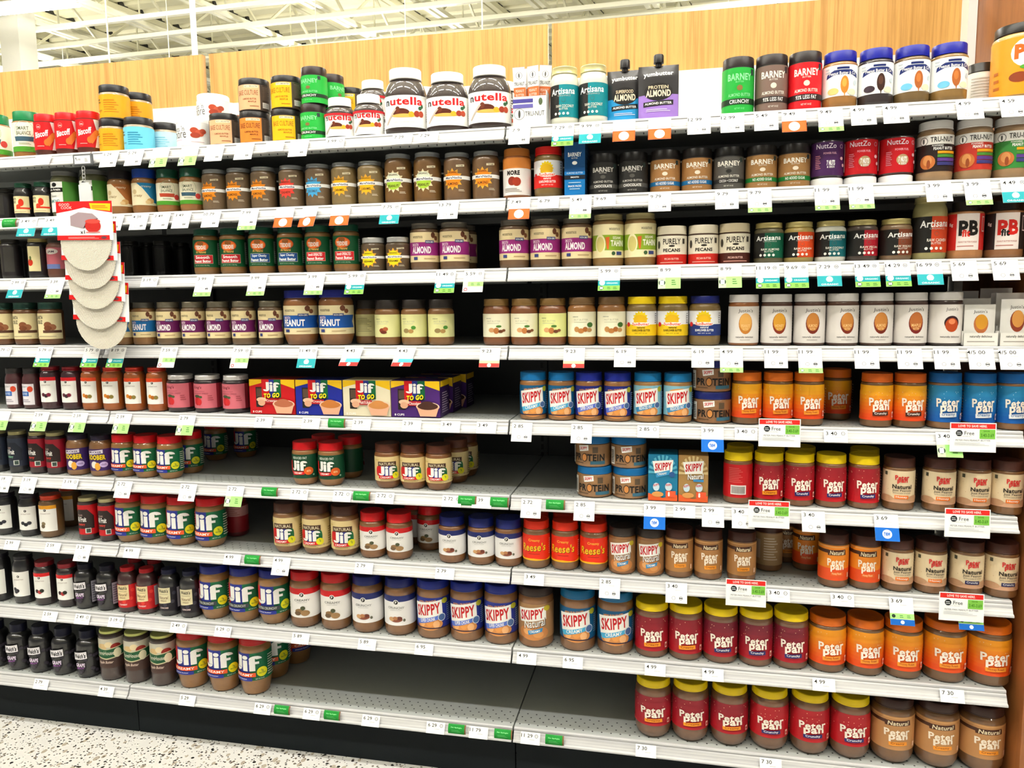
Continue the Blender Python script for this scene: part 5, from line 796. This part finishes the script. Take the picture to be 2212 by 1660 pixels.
def ylab(c, t1, band='1c1a1c'):
    return [R(-1, .52, 1, 1, '2e2c2e'), P([(-1, .52), (-.4, .56), (.4, .50), (1, .56), (1, .45), (-1, .45)], '2e2c2e'), T('yumbutter', 0, .83, 1.5, .11, WH, .03, 0, 2), E(.0, .50, .72, .17, '1c1a1a'), T(t1, .0, .585, 1.0, .065, 'f2dcb8', .015), T('ALMOND', .0, .47, 1.25, .13, 'f4e2c4', .035), P([(-.75, .22), (.75, .25), (.75, .34), (-.75, .31)], band), T('ALMOND BUTTER', 0, .28, 1.35, .045, WH, .02, 0, 1), L(-.6, .12, .6, .18, 2, 'e8e0f0')]
for a, b, c, t1, nm, dy, top in ((1312, 1388, '2a9ad8', 'SUPERFOOD', 'blue and dark grey', .02, 134), (1379, 1466, 'a07ad0', 'PROTEIN', 'purple and dark grey', 0, 128)):
    Y = FRONT + .016 + dy; z = SZ[0]; x0, x1 = x_at(a, Y, z+.07), x_at(b, Y, z+.07)
    e = pouch('spouted_pouch', (x0+x1)/2, Y, z, x1-x0, .128, .032, ylab(c, t1), c, spout='1c1a1c')
    ITEMS.append(dict(row=1, key=nm, px=(a+b)/2, o=e, ph=None, X=(x0+x1)/2, Y=Y, dz=0, r=.04, desc=f'{nm} spouted almond butter pouch with black cap', short=f'{nm.split()[0]} pouch', cat='pouch', h=.14))
# stick display on the top shelf
x0, x1 = x_at(1108, FRONT, SZ[0]+.03), x_at(1181, FRONT, SZ[0]+.03); w = x1-x0; e = empty('stick_pack_display_box', ((x0+x1)/2, FRONT, SZ[0]))
bm = bmesh.new(); D_ = .10
for bx in ((-w/2, 0, 0, w/2, .0015, .073), (-w/2, D_-.0015, 0, w/2, D_, .11), (-w/2, 0, 0, -w/2+.0015, D_, .085), (w/2-.0015, 0, 0, w/2, D_, .085), (-w/2, 0, 0, w/2, D_, .0015)): box(bm, *bx)
mobj('tray', finish(bm, 'tray', [mat('f2f2f0', 'print')]), e)
mobj('printed_front', printed('printed_front', [O(-.62, .42, .32, '5a5a56', .08), E(-.62, .42, .07, .14, '4a4a46'), T('TRU-NUT', .3, .42, 1.15, .16, '2a2a28', .0), R(-1, .80, .2, .93, '4a4494'), R(-1, .62, .2, .75, '6a64b0'), E(.65, .82, .12, .12, '5a6a4a')], w/2*.99, .072, base='f6f6f4', half=1.0, y0=-.0003), e)
ITEMS.append(dict(row=1, key='sd', px=1144, o=e, ph=None, X=(x0+x1)/2, Y=FRONT, dz=0, r=w/2, desc='open white display box holding peanut powder stick packs', short='white stick display', cat='box', h=.11))
for i, (dx, dy_, hh, tl) in enumerate(((-.024, .016, .150, 3), (-.004, .036, .150, 6), (.008, .018, .152, 3), (.026, .036, .157, 3), (-.012, .055, .157, 4), (.020, .060, .150, 6))):
    st = pouch('stick_pack', e.location.x+dx, e.location.y+dy_+.004, SZ[0]+.002, .031, hh, .008, [O(.0, .86, .55, '5a5a56', .1), E(0, .86, .12, .04, '4a4a46'), T('TRU-NUT', 0, .72, 1.7, .06, '3a3a38', .01), R(-1, .30, 1, .66, 'e0743c'), T('PEANUT', 0, .60, 1.4, .045, 'f4d8c8', .02), T('BUTTER', 0, .53, 1.4, .045, 'f4d8c8', .02), T('POWDER', 0, .46, 1.4, .045, 'f4d8c8', .02), E(0, .36, .5, .05, '3a5a3a')], 'f2f2f0', back='a89a94', tilt=0)
    st.rotation_euler = (R_(-tl*.2), R_((-6, 4, -3, 7, 2, -8)[i]*.5), R_((8, 35, -12, 10, 5, 12)[i]))
    tag(st, ('leftmost white and orange stick pack in the display box', 'white and orange stick pack turned edge-on behind the leftmost one', 'white and orange stick pack in the middle of the display box', 'tallest stick pack, at right of the display box', 'stick pack standing behind the middle ones in the display box', 'rear right stick pack in the display box')[i], 'stick pack', 'powder stick packs in the display box')
# squeeze-pack displays at the right end of the fourth shelf
for q, (a, b, hh) in enumerate(((2083, 2158, .112), (2162, 2236, .118))):
    z = SZ[3]; x0, x1 = x_at(a, FRONT, z+.05), x_at(b, FRONT, z+.05); w = x1-x0; e = empty('squeeze_pack_display_box', ((x0+x1)/2, FRONT, z)); bm = bmesh.new(); D_ = .13
    box(bm, -w/2, 0, 0, w/2, .0015, .030); box(bm, -w/2, D_-.0015, 0, w/2, D_, hh+.016); box(bm, -w/2, 0, 0, w/2, D_, .0015)
    for s_ in (-1, 1):
        for i in range(6): t0 = i/6; box(bm, s_*w/2-(.0015 if s_ > 0 else 0), t0*D_, 0, s_*w/2+(.0015 if s_ < 0 else 0), t0*D_+D_/6, .034+.07*t0)
    mobj('tray', finish(bm, 'tray', [mat('ecebe6', 'print')]), e)
    mobj('printed_front', printed('printed_front', [T('naturally delicious', .0, .72, 1.3, .24, '2a2420', .02), L(-.8, .25, .8, .45, 1, 'a8a098')], w/2*.99, .0295, base='f0eee8', half=1.0, y0=-.0003), e)
    ITEMS.append(dict(row=4, key='sq%d' % q, px=(a+b)/2, o=e, ph=None, X=(x0+x1)/2, Y=FRONT, dz=0, r=w/2, desc='white display box of nut butter squeeze packs, ' + ('left one' if q == 0 else 'right one at the picture edge'), short='white squeeze pack box', cat='box', h=.12))
    for i in range(3):
        c1, c2 = (('d8982c', 'c07040'), ('d8984c', '8a3a24'))[q]
        s_ = pouch('squeeze_pack', (x0+x1)/2, FRONT+.014+.03*i, z+.002, w*.90, (.094 if i == 0 else .108) + .012*q, .016, [T("Justin's", .0, .82, .9, .10, '2a2622', .0, .1), E(.05, .52, .48, .24, c2), E(.08, .57, .40, .19, c1), L(-.8, .02, .8, .08, 1, 'c8c0b8')], 'ebe9e4', back='dcdad4')
        tag(s_, ('front', 'second', 'rear')[i] + ' white nut butter squeeze pack in the ' + ('left' if q == 0 else 'right') + ' white display box', 'squeeze pack', 'squeeze packs in the display boxes')
# ---------------------------------------------------------------- price tags and signs along the shelf edges
TC = {}; CW = .0270
def two(v, a=-.25, b=.42): return [O(a, v, .17, '3a3a3a', .15), O(b, v, .17, '26262a', .2), R(b-.13, v-.02, b+.13, v+.025, '26262a')]
def tag_mesh(kind, txt):
    k = (kind, txt)
    if k in TC: return TC[k]
    ln = {'p': .031, 'w': .051, 'g': .063, 'G': .060, 'o': .060, 'og': .063, 'O': .059, 'gr': .062, 'S': .053, 'S2': .054, 'n': .064, 'gn': .066}[kind]; W_ = 'f4f4f2'
    pv = 1 - .0092/ln; ph_ = .0092/ln
    ops = [T(txt, -.36, pv, .235*len(txt), ph_, '161616', .008)] if txt else []
    ops += [L(-.1, 1-.0200/ln, .45, 1-.0172/ln, 1, 'b8b8b8')]
    g_ = 'a6e884'; tq = '2aa3ac'
    if kind in ('p', 'o', 'og', 'gr'): ops += [O(.62, pv, .17, '2a2a30', .22), R(.52, pv-.01, .72, pv+.012, '2a2a30')] if (hash_(txt, kind) % 2 or kind != 'p') else []
    if kind == 'w': ops += two(.24)
    if kind == 'g': ops += two(.36) + [R(-1, 0, 1, .20, g_), C(-.7, .10, .15, '4a6a4a'), R(-.8, .06, -.6, .14, W_), L(-.2, .04, .1, .16, 2, '4a7a3a'), L(.4, .04, .7, .16, 2, '4a7a3a')]
    if kind == 'G': ops += [R(-1, 0, 1, .5, g_), R(-1, 0, -.35, .5, 'c4e8b4'), C(-.65, .26, .30, '2a3a30'), R(-.83, .15, -.47, .37, 'e8f4e4'), L(.2, .14, .6, .42, 3, '4a7a3a')]
    if kind == 'o': ops += [R(-1, 0, 1, .45, tq), C(0, .30, .28, 'dff4f4'), R(-.15, .15, .15, .19, tq), T('ORGANIC', 0, .08, 1.4, .075, 'e4fafa', .03)]
    if kind == 'og': ops += [R(-1, .21, 1, .43, '1f98a0'), C(-.62, .34, .26, 'e6f6f6'), T('ORGANIC', .3, .32, 1.05, .07, 'c8f0f4', .03), R(-1, 0, 1, .21, '8acb58'), C(-.68, .11, .2, '2a3a30'), R(-.82, .06, -.54, .16, 'dcecd4'), L(-.15, .04, .15, .17, 2, '3a5a2a'), L(.4, .04, .75, .17, 2, '3a5a2a')]
    if kind == 'O': ops += [R(-1, 0, 1, .50, 'e8571c'), R(-.93, .04, .93, .46, 'f0682c'), C(0, .25, .46, 'fbf4ee'), T('SAVINGS', 0, .25, .6, .05, 'e0602c', .01)]
    if kind == 'gr': ops += [R(-1, .26, 1, .48, g_), R(-1, .26, -.5, .48, 'd8f0c8'), L(-.2, .3, .1, .44, 2, '4a7a3a'), L(.4, .3, .7, .44, 2, '4a7a3a'), O(-.7, .12, .18, 'c8303a', .35)]
    if kind == 'S': ops += [R(-1, .20, 1, .40, '5ac8dc'), R(-1, .20, -.5, .40, 'c8eef2'), R(-1, 0, 1, .20, 'e8403c'), C(0, .10, .2, WH)]
    if kind == 'S2': ops += [R(-1, .20, 1, .34, 'fbe6a8'), R(-1, 0, 1, .20, 'e8403c'), C(0, .10, .2, WH)]
    if kind == 'n': ops += [R(-1, 0, 1, .50, '1668c8'), C(0, .26, .40, WH), T('new', 0, .26, .5, .15, '1668c8', .04)]
    if kind == 'gn': ops += [R(-1, .22, 1, .42, g_), C(-.7, .32, .16, '2a3a30'), L(-.2, .26, .1, .38, 2, '4a7a3a'), L(.4, .26, .7, .38, 2, '4a7a3a'), R(-1, 0, 1, .21, '1560b8'), C(0, .11, .16, WH)]
    me = printed('card', ops, CW, ln, base=W_, half=1.0, z0=-ln, kind='card', layer=.00006); thick(me, -CW, CW, -ln, 0, .00012, .0004, 'f4f4f2', 'card')
    if kind == 'S':
        for v in me.vertices: v.co.x += v.co.z*.35 if v.co.z < -.02 else -.007
    TC[k] = me; return me
def hash_(a, b): return sum(map(ord, a+b))
KD = {'p': 'plain white price tag', 'w': 'tall white price tag with small round icons', 'g': 'white price tag with green bottom strip', 'G': 'price tag with large green lower half', 'o': 'price tag with hanging teal organic flag', 'og': 'price tag with teal and green strips', 'O': 'orange savings flag tag with white circle',
      'gr': 'white tag with green stripe and red ring', 'S': 'slanted tag with light blue and red strips', 'S2': 'price tag with cream and red strips', 'n': 'white price tag with blue new flag', 'gn': 'price tag with green and blue strips', 'a': 'curved green apology card', 'L': 'red-topped white save here sign'}
TAGS = []
def apology():
    if 'a' in TC: return TC['a']
    r = .020; me = printed('card', [T('Our Apologies', 0, .68, 1.35, .14, 'a8ffb0', .012), L(-.6, .25, .6, .5, 3, '5ab868')], .0235, .030, base='1f8a34', half=1.0, kind='card', layer=.00006, surf=None)
    bm = bmesh.new(); bm.from_mesh(me)
    for i in range(-9, 10): bmesh.ops.bisect_plane(bm, geom=bm.verts[:]+bm.edges[:]+bm.faces[:], dist=1e-7, plane_co=(0, 0, .015+i*.0018), plane_no=(0, 0, 1))
    for v in bm.verts: t = (v.co.z-.015)/r; rr = r - v.co.y; v.co = (v.co.x, -rr*math.cos(t)+r*.72, rr*math.sin(t)-.018)
    bm.to_mesh(me); bm.free()
    bm = bmesh.new(); bm.from_mesh(me); n = 12; pv_ = None; me.materials.append(mat('7a5a3a', 'card')); mi = len(me.materials)-1
    for i in range(n+1):
        t = (-.015 + .03*i/n)/r; q = [bm.verts.new((x, -(r-.0004)*math.cos(t)+r*.72, (r-.0004)*math.sin(t)-.018)) for x in (-.0235, .0275)]
        if pv_: f = bm.faces.new((pv_[0], pv_[1], q[1], q[0])); f.material_index = mi
        pv_ = q
    bm.to_mesh(me); bm.free(); TC['a'] = me; return me
def savehere():
    if 'L' in TC: return TC['L']
    ops = [R(-.96, .80, .96, .97, 'dc2a24'), T('LOVE TO SAVE HERE.', -.02, .885, 1.25, .085, 'fbe4e0', .03), C(-.60, .64, .15, '1c2024'), L(-.70, .58, -.50, .70, 2, 'd8dcdc'), T('Free', -.16, .645, .42, .13, '3a4248', -.0), T('OF EQUAL OR LESSER PRICE', -.38, .53, .62, .028, '8a8e92', 0), R(.28, .46, .95, .78, '7cbf4a'), T('SAVE', .58, .72, .26, .05, '3f7a1c', .02), T('3.40-3.69', .61, .58, .56, .12, '3f7a1c', .015), T('PETER PAN PEANUT BUTTER', .0, .40, 1.5, .055, '6a7078', 0), L(-.8, .22, .7, .34, 3, 'c8ccd0')]
    me = printed('card', ops, .0485, .068, base='f8f8f8', half=1.0, z0=-.068, kind='card', layer=.00006); thick(me, -.0485, .0485, -.068, 0, .00012, .0005, 'f8f8f8', 'card'); TC['L'] = me; return me
def tagput(row, px, kind, txt='', sl=0):
    z = SZ[row-1]
    if kind == 'a': Y = -.0075; me = apology(); zz = z; rx = -12; nm = 'apology_card'
    elif kind == 'L': Y = -.0265; me = savehere(); zz = z + .022; rx = -4; nm = 'sale_sign'
    else: Y = -.0070; me = tag_mesh(kind, txt); zz = z - .0052; rx = -25; nm = 'price_tag'
    o = mobj(nm, me, loc=(x_at(px, Y-.01, zz-.02), Y - .0003*(len(TAGS) % 3), zz)); o.rotation_euler = (R_(rx), 0, R_(sl))
    TAGS.append(dict(row=row, px=px, kind=kind, txt=txt, o=o))
TG = {1: '90 p;236 w 5 29;290 w 5 29;345 G;408 G;463 w;527 w;592 p;645 w;722 p 3 99;868 p 7 29;924 p 7 29;1122 w 7 9;1216 og 7 29;1275 o 9 99;1348 O;1425 O;1510 w 12 99;1582 w 12 99;1655 w 5 49;1715 O 9 49;1794 g 9 49;1865 w 4 99;1935 w 4 99;2095 w 4 99;2190 w 4 59',
      2: '18 a;58 o 3 49;112 o 3 49;247 w 3 39;300 w 4 39;347 w 3 49;392 w 3 49;456 w 10 79;537 g 7 99;614 O;668 O;735 O;843 o 7 75;968 w 13 79;1122 O 7 49;1184 p 6 79;1254 g 5 49;1306 p 9 69;1425 w 9 79;1570 w 9 79;1641 g 9 79;1786 g 11 99;1860 g 11 99;2028 w 3 99;2112 g 3 99;2192 o 4 49',
      3: '36 o 2 99;120 g 3 39;321 p 3 19;441 g 3 99;556 g 3 99;680 g 3 99;768 og 5 99;962 og 11 49;1023 gr 5 59;1316 og 5 99;1446 G 8 99;1577 G 8 99;1658 og 11 19;1720 og 9 69;1791 o 7 29;1873 og 13 49;1939 og 14 29;2008 o 16 99;2083 w 5 69;2172 w 5 69',
      4: '5 p 5 79;95 og 5 79;197 og 5 79;252 og 8 19;363 gr 7 59;520 gr 7 59;664 o 11 49;768 S 4 43;882 S 4 43;1058 S2 9 23;1240 S2 9 23;1350 w 6 19;1518 w 6 19;1580 g 4 99;1676 w 11 99;1750 g 11 99;1872 w 11 99;1965 w 11 99;2045 w 11 99;2120 w 4/5 00;2187 w 4/5 00',
      5: '3 G;87 G 2 59;170 G 2 59;264 G 2 59;402 G 2 79;568 p 2 39;670 p 2 39;725 a;780 p 2 39;888 p 2 39;972 p 3 49;1050 p 3 49;1127 w 2 85;1256 w 2 85;1400 p 2 85;1539 n 3 99;1612 p 3 40;1685 L;1806 p 3 40;2050 G 3 40;2105 L',
      6: '6 w 3 19;61 w 3 19;150 p 3 19;266 w 2 72;405 w 2 72;507 G 2 72;580 a;645 p 2 72;738 p 2 72;779 a;830 p 2 72;975 p 2 72;1007 a;1040 p 2 39;1077 a;1147 w 2 72;1198 a;1262 w 2 85;1414 n 3 99;1478 p 2 99;1540 w 2 99;1605 w 3 40;1662 L;1757 w 3 40;1915 n 3 69;2093 L',
      7: '24 p 2 99;112 p 2 59;178 w 3 29;283 p 4 99;500 p 4 99;543 a;607 w 4 99;785 p 2 79;960 p 2 79;1153 p 3 49;1317 w 2 85;1461 w 3 40;1612 L;1682 p 3 40;1820 p 3 40;1947 gn 3 69;2095 gn 3 69;2080 L',
      8: '106 p 2 59;176 p 2 49;249 p 3 19;384 p 2 49;480 p 6 29;648 p 5 89;792 p 5 89;915 p 6 95;1137 p 4 99;1237 p 6 95;1415 p 4 99;1540 p 4 99;1780 p 4 99;2058 p 7 30',
      9: '87 p 2 79;228 p 4 39;403 p 5 29;566 p 6 29;607 a;672 p 6 29;715 a;800 p 6 29;940 p 6 29;985 a;1033 p 11 79;1085 a;1145 p 11 29;1196 a;1395 p 7 30;1665 p 7 30'}
for row, s in TG.items():
    for q in s.split(';'):
        a = q.split(' ', 2); tagput(row, float(a[0]), a[1], a[2] if len(a) > 2 else '', {668: -14, 58: 10, 112: 6}.get(int(a[0]), 0) if row == 2 else 0)
# ---------------------------------------------------------------- strip of jar-opener pads hanging at the left
e = empty('tag_holder', tuple(at(178, 345, -.026))); tag(e, 'small grey framed shelf tag holder from which the strip of grip pads hangs', 'tag holder')
bm = bmesh.new(); box(bm, -.033, 0, -.016, .033, .006, .016); bmesh.ops.bevel(bm, geom=bm.edges[:], offset=.002, segments=2, affect='EDGES'); mobj('frame', finish(bm, 'frame', [mat('6a6c6e', 'lid')], 40), e)
mobj('insert', printed('insert', [T('4 99', -.5, .5, .5, .3, '3a3a3a', 0), R(-.85, .55, -.75, .8, '2a2a2a'), L(.3, .2, .7, .7, 3, '9a9a9a')], .026, .022, base='f4f4f2', half=1.0, z0=-.011, y0=-.0005, kind='card'), e)
e = empty('hanging_strip', tuple(at(180, 366, -.041))); tag(e, 'clear white plastic clip strip and hook chain holding the grip pad packs', 'clip strip')
bm = bmesh.new(); sc2 = .0016
for q in range(4):
    bmc = bmesh.new(); n = 14
    for i in range(n):
        a, b = 2*math.pi*i/n, 2*math.pi*(i+1)/n; f_ = lambda t: Vector((.0048*math.cos(t), 0, .0068*math.sin(t))) if q % 2 == 0 else Vector((0, .0048*math.cos(t), .0068*math.sin(t)))
        bar(bm, f_(a)+Vector((0, 0, .002-.010*q)), f_(b)+Vector((0, 0, .002-.010*q)), .0014)
    bmc.free()
mobj('chain', finish(bm, 'chain', [mat('c8c8c8', 'metal_lid')]), e)
bm = bmesh.new(); box(bm, -.020, .0, -.118, .020, .0012, -.036); bmesh.ops.bevel(bm, geom=[q for q in bm.edges if abs(q.verts[0].co.y-q.verts[1].co.y) > 1e-5], offset=.006, segments=4, affect='EDGES'); box(bm, -.009, .0012, -.44, .009, .0022, -.05); mobj('plastic_strip', finish(bm, 'plastic_strip', [mat('dfe2e4', 'foil')]), e)
def weave(nt, b):
    N = nt.nodes; Kk = nt.links; tc = N.new('ShaderNodeTexCoord'); s = N.new('ShaderNodeSeparateXYZ'); Kk.new(tc.outputs['Object'], s.inputs[0]); o = []
    for i in (0, 2):
        d = N.new('ShaderNodeMath'); d.operation = 'MULTIPLY'; Kk.new(s.outputs[i], d.inputs[0]); d.inputs[1].default_value = 2*math.pi/.0046
        w = N.new('ShaderNodeMath'); w.operation = 'SINE'; Kk.new(d.outputs[0], w.inputs[0]); o.append(w.outputs[0])
    m1 = N.new('ShaderNodeMath'); m1.operation = 'MULTIPLY'; Kk.new(o[0], m1.inputs[0]); Kk.new(o[1], m1.inputs[1])
    r = N.new('ShaderNodeValToRGB'); r.color_ramp.elements[0].position = .1; r.color_ramp.elements[0].color = lin('eee8da'); r.color_ramp.elements[1].position = .62; r.color_ramp.elements[1].color = lin('8e8268')
    Kk.new(m1.outputs[0], r.inputs[0]); Kk.new(r.outputs[0], b.inputs['Base Color']); bp = N.new('ShaderNodeBump'); bp.inputs['Strength'].default_value = .5; bp.inputs['Distance'].default_value = .001; Kk.new(m1.outputs[0], bp.inputs['Height']); Kk.new(bp.outputs[0], b.inputs['Normal']); b.inputs['Roughness'].default_value = .8
M_WEAVE = node_mat('rubber_mesh', weave)
for k in range(5):
    Y = -.080 + .0075*k; p = at(180+9*k, 435+43.5*k, Y); q0 = at(119.5+9*k, 435+43.5*k, Y); q1 = at(240.5+9*k, 435+43.5*k, Y); w = (q1.x-q0.x); hh = p.z - at(180+9*k, 519+43.5*k, Y).z
    e = empty('grip_pad_pack', tuple(p)); e.rotation_euler = (0, R_(1.2+.4*k), 0)
    tag(e, ('front pack of round white jar grip pads with full red and white card', 'second pack of round white grip pads from the front of the strip', 'middle pack of round white grip pads on the hanging strip', 'fourth pack of round white grip pads from the front of the strip', 'rearmost and lowest pack of round white grip pads on the strip')[k], 'grip pad pack', 'grip pad packs on the hanging strip')
    ops = [P([(-1, 1), (1, 1), (1, .70), (.5, .76), (0, .84), (-.5, .76), (-1, .70)], 'dc1c1e'), P([(.2, .95), (.95, .93), (.93, .74), (.25, .80)], 'f6c81c'), L(.3, .81, .85, .9, 2, 'd8641c'), T('GOOD', -.7, .92, .38, .07, 'f4c8c4', .02), T('COOK', -.62, .84, .4, .07, 'f4c8c4', .02), P([(-.5, .62), (-.2, .72), (.3, .68), (.5, .55), (.1, .50), (-.05, .30), (-.5, .38)], 'a8949a'), P([(-.05, .30), (.1, .52), (.5, .55), (.3, .42)], '3a2a34'), E(.3, .36, .28, .17, 'c42a24'), E(.3, .48, .27, .06, 'd84a40'), T('x1', -.08, .21, .16, .09, '2a2a2a', .02), L(.05, .17, .55, .24, 1, 'e07a74'), R(-1, 0, .88, .12, 'dc1c1e'), L(-.6, .03, .5, .09, 2, 'f0a8a4'), E(.68, .06, .1, .035, '6a4048')]
    me = printed('header_card', ops, w/2, hh, base='f4f6f8', half=1.0, z0=-hh, kind='card'); thick(me, -w/2, w/2, -hh, 0, .00012, .0005, 'f4f6f8', 'card'); mobj('header_card', me, e)
    rr = w*.455; bm = bmesh.new(); n = 56; fr = []; bk = []
    for i in range(n):
        a = 2*math.pi*i/n; r1 = rr*(1+.006*(i % 2)); fr.append(bm.verts.new((r1*math.cos(a), .0014, r1*math.sin(a)))); bk.append(bm.verts.new((r1*math.cos(a), .0038, r1*math.sin(a))))
    bm.faces.new(fr); bm.faces.new(bk[::-1])
    for i in range(n): bm.faces.new((fr[i], bk[i], bk[(i+1) % n], fr[(i+1) % n]))
    bmesh.ops.recalc_face_normals(bm, faces=bm.faces); o = mobj('grip_pad', finish(bm, 'grip_pad', [M_WEAVE]), e, (-.001, 0, -hh+.002 if k else -hh-.002)); o.rotation_euler = (0, R_((3, 38, 0, 30, 8)[k]), 0)
# ---------------------------------------------------------------- descriptions that single each thing out
import re
from collections import defaultdict
SH = [f'{o} shelf' for o in ORD]
NTH = ('nearest', 'second from', 'third from', 'fourth from', 'fifth from', 'sixth from', 'seventh from', 'eighth from')
WC = lambda s: len(re.findall(r"[A-Za-z0-9][A-Za-z0-9'-]*", s))
CUTS = ((' peanut butter jar', ' peanut butter'), (' nut butter jar', ' jar'), (' almond butter jar', ' almond butter'), ('wide ', ''), (' and white label', ' label'), ('squat ', ''), (' fruit spread jar', ' spread'), (' preserves jar', ' preserves'), (', white label with', ','), (' with ', ', '), (' label', ''), (' creamy', ''), (' natural', ''), ('extra crunchy', 'crunchy'))
def fit(desc, rest):
    for a, b in (('', ''),) + CUTS:
        if a: desc = desc.replace(a, b)
        if WC(desc + rest) <= 16: break
    return desc + rest
fronts = defaultdict(list)
for it in ITEMS:
    if it['dz'] == 0 and it['Y']-it['r'] < .045: fronts[it['row']].append(it)
for r in fronts: fronts[r].sort(key=lambda q: q['px'])
SEEN = set()
def settle(cands):
    for c in cands:
        if c not in SEEN: SEEN.add(c); return c
    print('DUPLICATE', cands[0]); return cands[0]
for it in sorted(ITEMS, key=lambda q: (q['row'], q['px'])):
    row = it['row']; same = sorted([q for q in ITEMS if q['row'] == row and q['desc'] == it['desc'] and (q['ph'] is None) == (it['ph'] is None)], key=lambda q: q['px']); sh = ', ' + SH[row-1]
    if it['ph']: c = [fit(it['desc'], ', ' + it['ph'] + sh)]
    elif len(same) == 1: c = [fit(it['desc'], sh)]
    else:
        f = fronts[row]; c = []; n = len(same); j = f.index(it) if it in f else None; a = b = j or 0
        while a > 0 and f[a]['desc'] == it['desc']: a -= 1
        while b < len(f)-1 and f[b]['desc'] == it['desc']: b += 1
        opt = []
        if j is None: a = b = 0; f = [it]; j = 0
        if f[a]['desc'] != it['desc'] and j-a <= 8: opt.append((j-a, f[a]['short'], a))
        if f[b]['desc'] != it['desc'] and b-j <= 8: opt.append((b-j, f[b]['short'], b))
        if len(opt) == 2 and opt[0][1] == opt[1][1]: opt = []
        opt.sort(key=lambda q: q[0])
        c = [fit(it['desc'], f', {NTH[d_-1]} the {s_}{sh}') for d_, s_, _ in opt]
        i = same.index(it); o_ = ('left one', 'right one') if n == 2 else ('leftmost',) + tuple(f'{x} from left' for x in ('second', 'third', 'fourth', 'fifth', 'sixth'))[:n-2] + ('rightmost',)
        c.append(fit(it['desc'], f', {o_[i]}{sh}'))
    L0 = settle(c)
    tag(it['o'], L0, it['cat'], (f'{it["short"]} on the {SH[row-1]}') if len([q for q in ITEMS if q['row'] == row and q['short'] == it['short']]) > 1 else None)
TCUT = (('small round ', ''), (' white circle', ' circle'), ('hanging teal ', 'teal '), ('large green lower half', 'green half'), (' green bottom strip', ' green strip'), ('plain ', ''), (' edge', ''), ('curved ', ''), ('tall ', ''), ('white ', ''), (' and ', ', '))
for t in sorted(TAGS, key=lambda q: (q['row'], q['px'])):
    row, kind, txt = t['row'], t['kind'], t['txt']; d = KD[kind]
    if txt and kind not in 'La': d = d.replace('price tag', f'{txt.replace(" ", ".")} price tag')
    same = sorted([q for q in TAGS if q['row'] == row and q['kind'] == kind and q['txt'] == txt], key=lambda q: q['px']); n = len(same); i = same.index(t)
    f = sorted(fronts[row], key=lambda q: abs(q['px']-t['px'])); w = 'below' if kind != 'L' else 'in front of'; sh = f', {SH[row-1]} edge'
    o_ = [''] if n == 1 else (['left one', 'right one'] if n == 2 else ['leftmost'] + [f'{x} from left' for x in ('second', 'third', 'fourth', 'fifth', 'sixth')][:n-2] + ['rightmost'])
    cand = []
    if n == 1: cand.append(f'{d}{sh}')
    if abs(f[0]['px']-t['px']) < 45: cand.append(f'{d} {w} the {f[0]["short"]}{sh}')
    cand.append(f'{d}, {o_[i]}{sh}' if n > 1 else d+sh)
    if n > 1 and [q for q in same if q is not t and min(fronts[row], key=lambda z_: abs(z_['px']-q['px']))['short'] == f[0]['short']]: cand = cand[-1:]
    out = []
    for c in cand:
        for a, b in (('', ''),) + TCUT:
            if a: c = c.replace(a, b)
            if WC(c) <= 16: break
        out.append(c)
    tag(t['o'], settle(out), 'sign' if kind in 'La' else 'price tag', {'a': 'green apology cards', 'L': 'save here signs'}.get(kind, f'price tags on the {SH[row-1]} edge'))
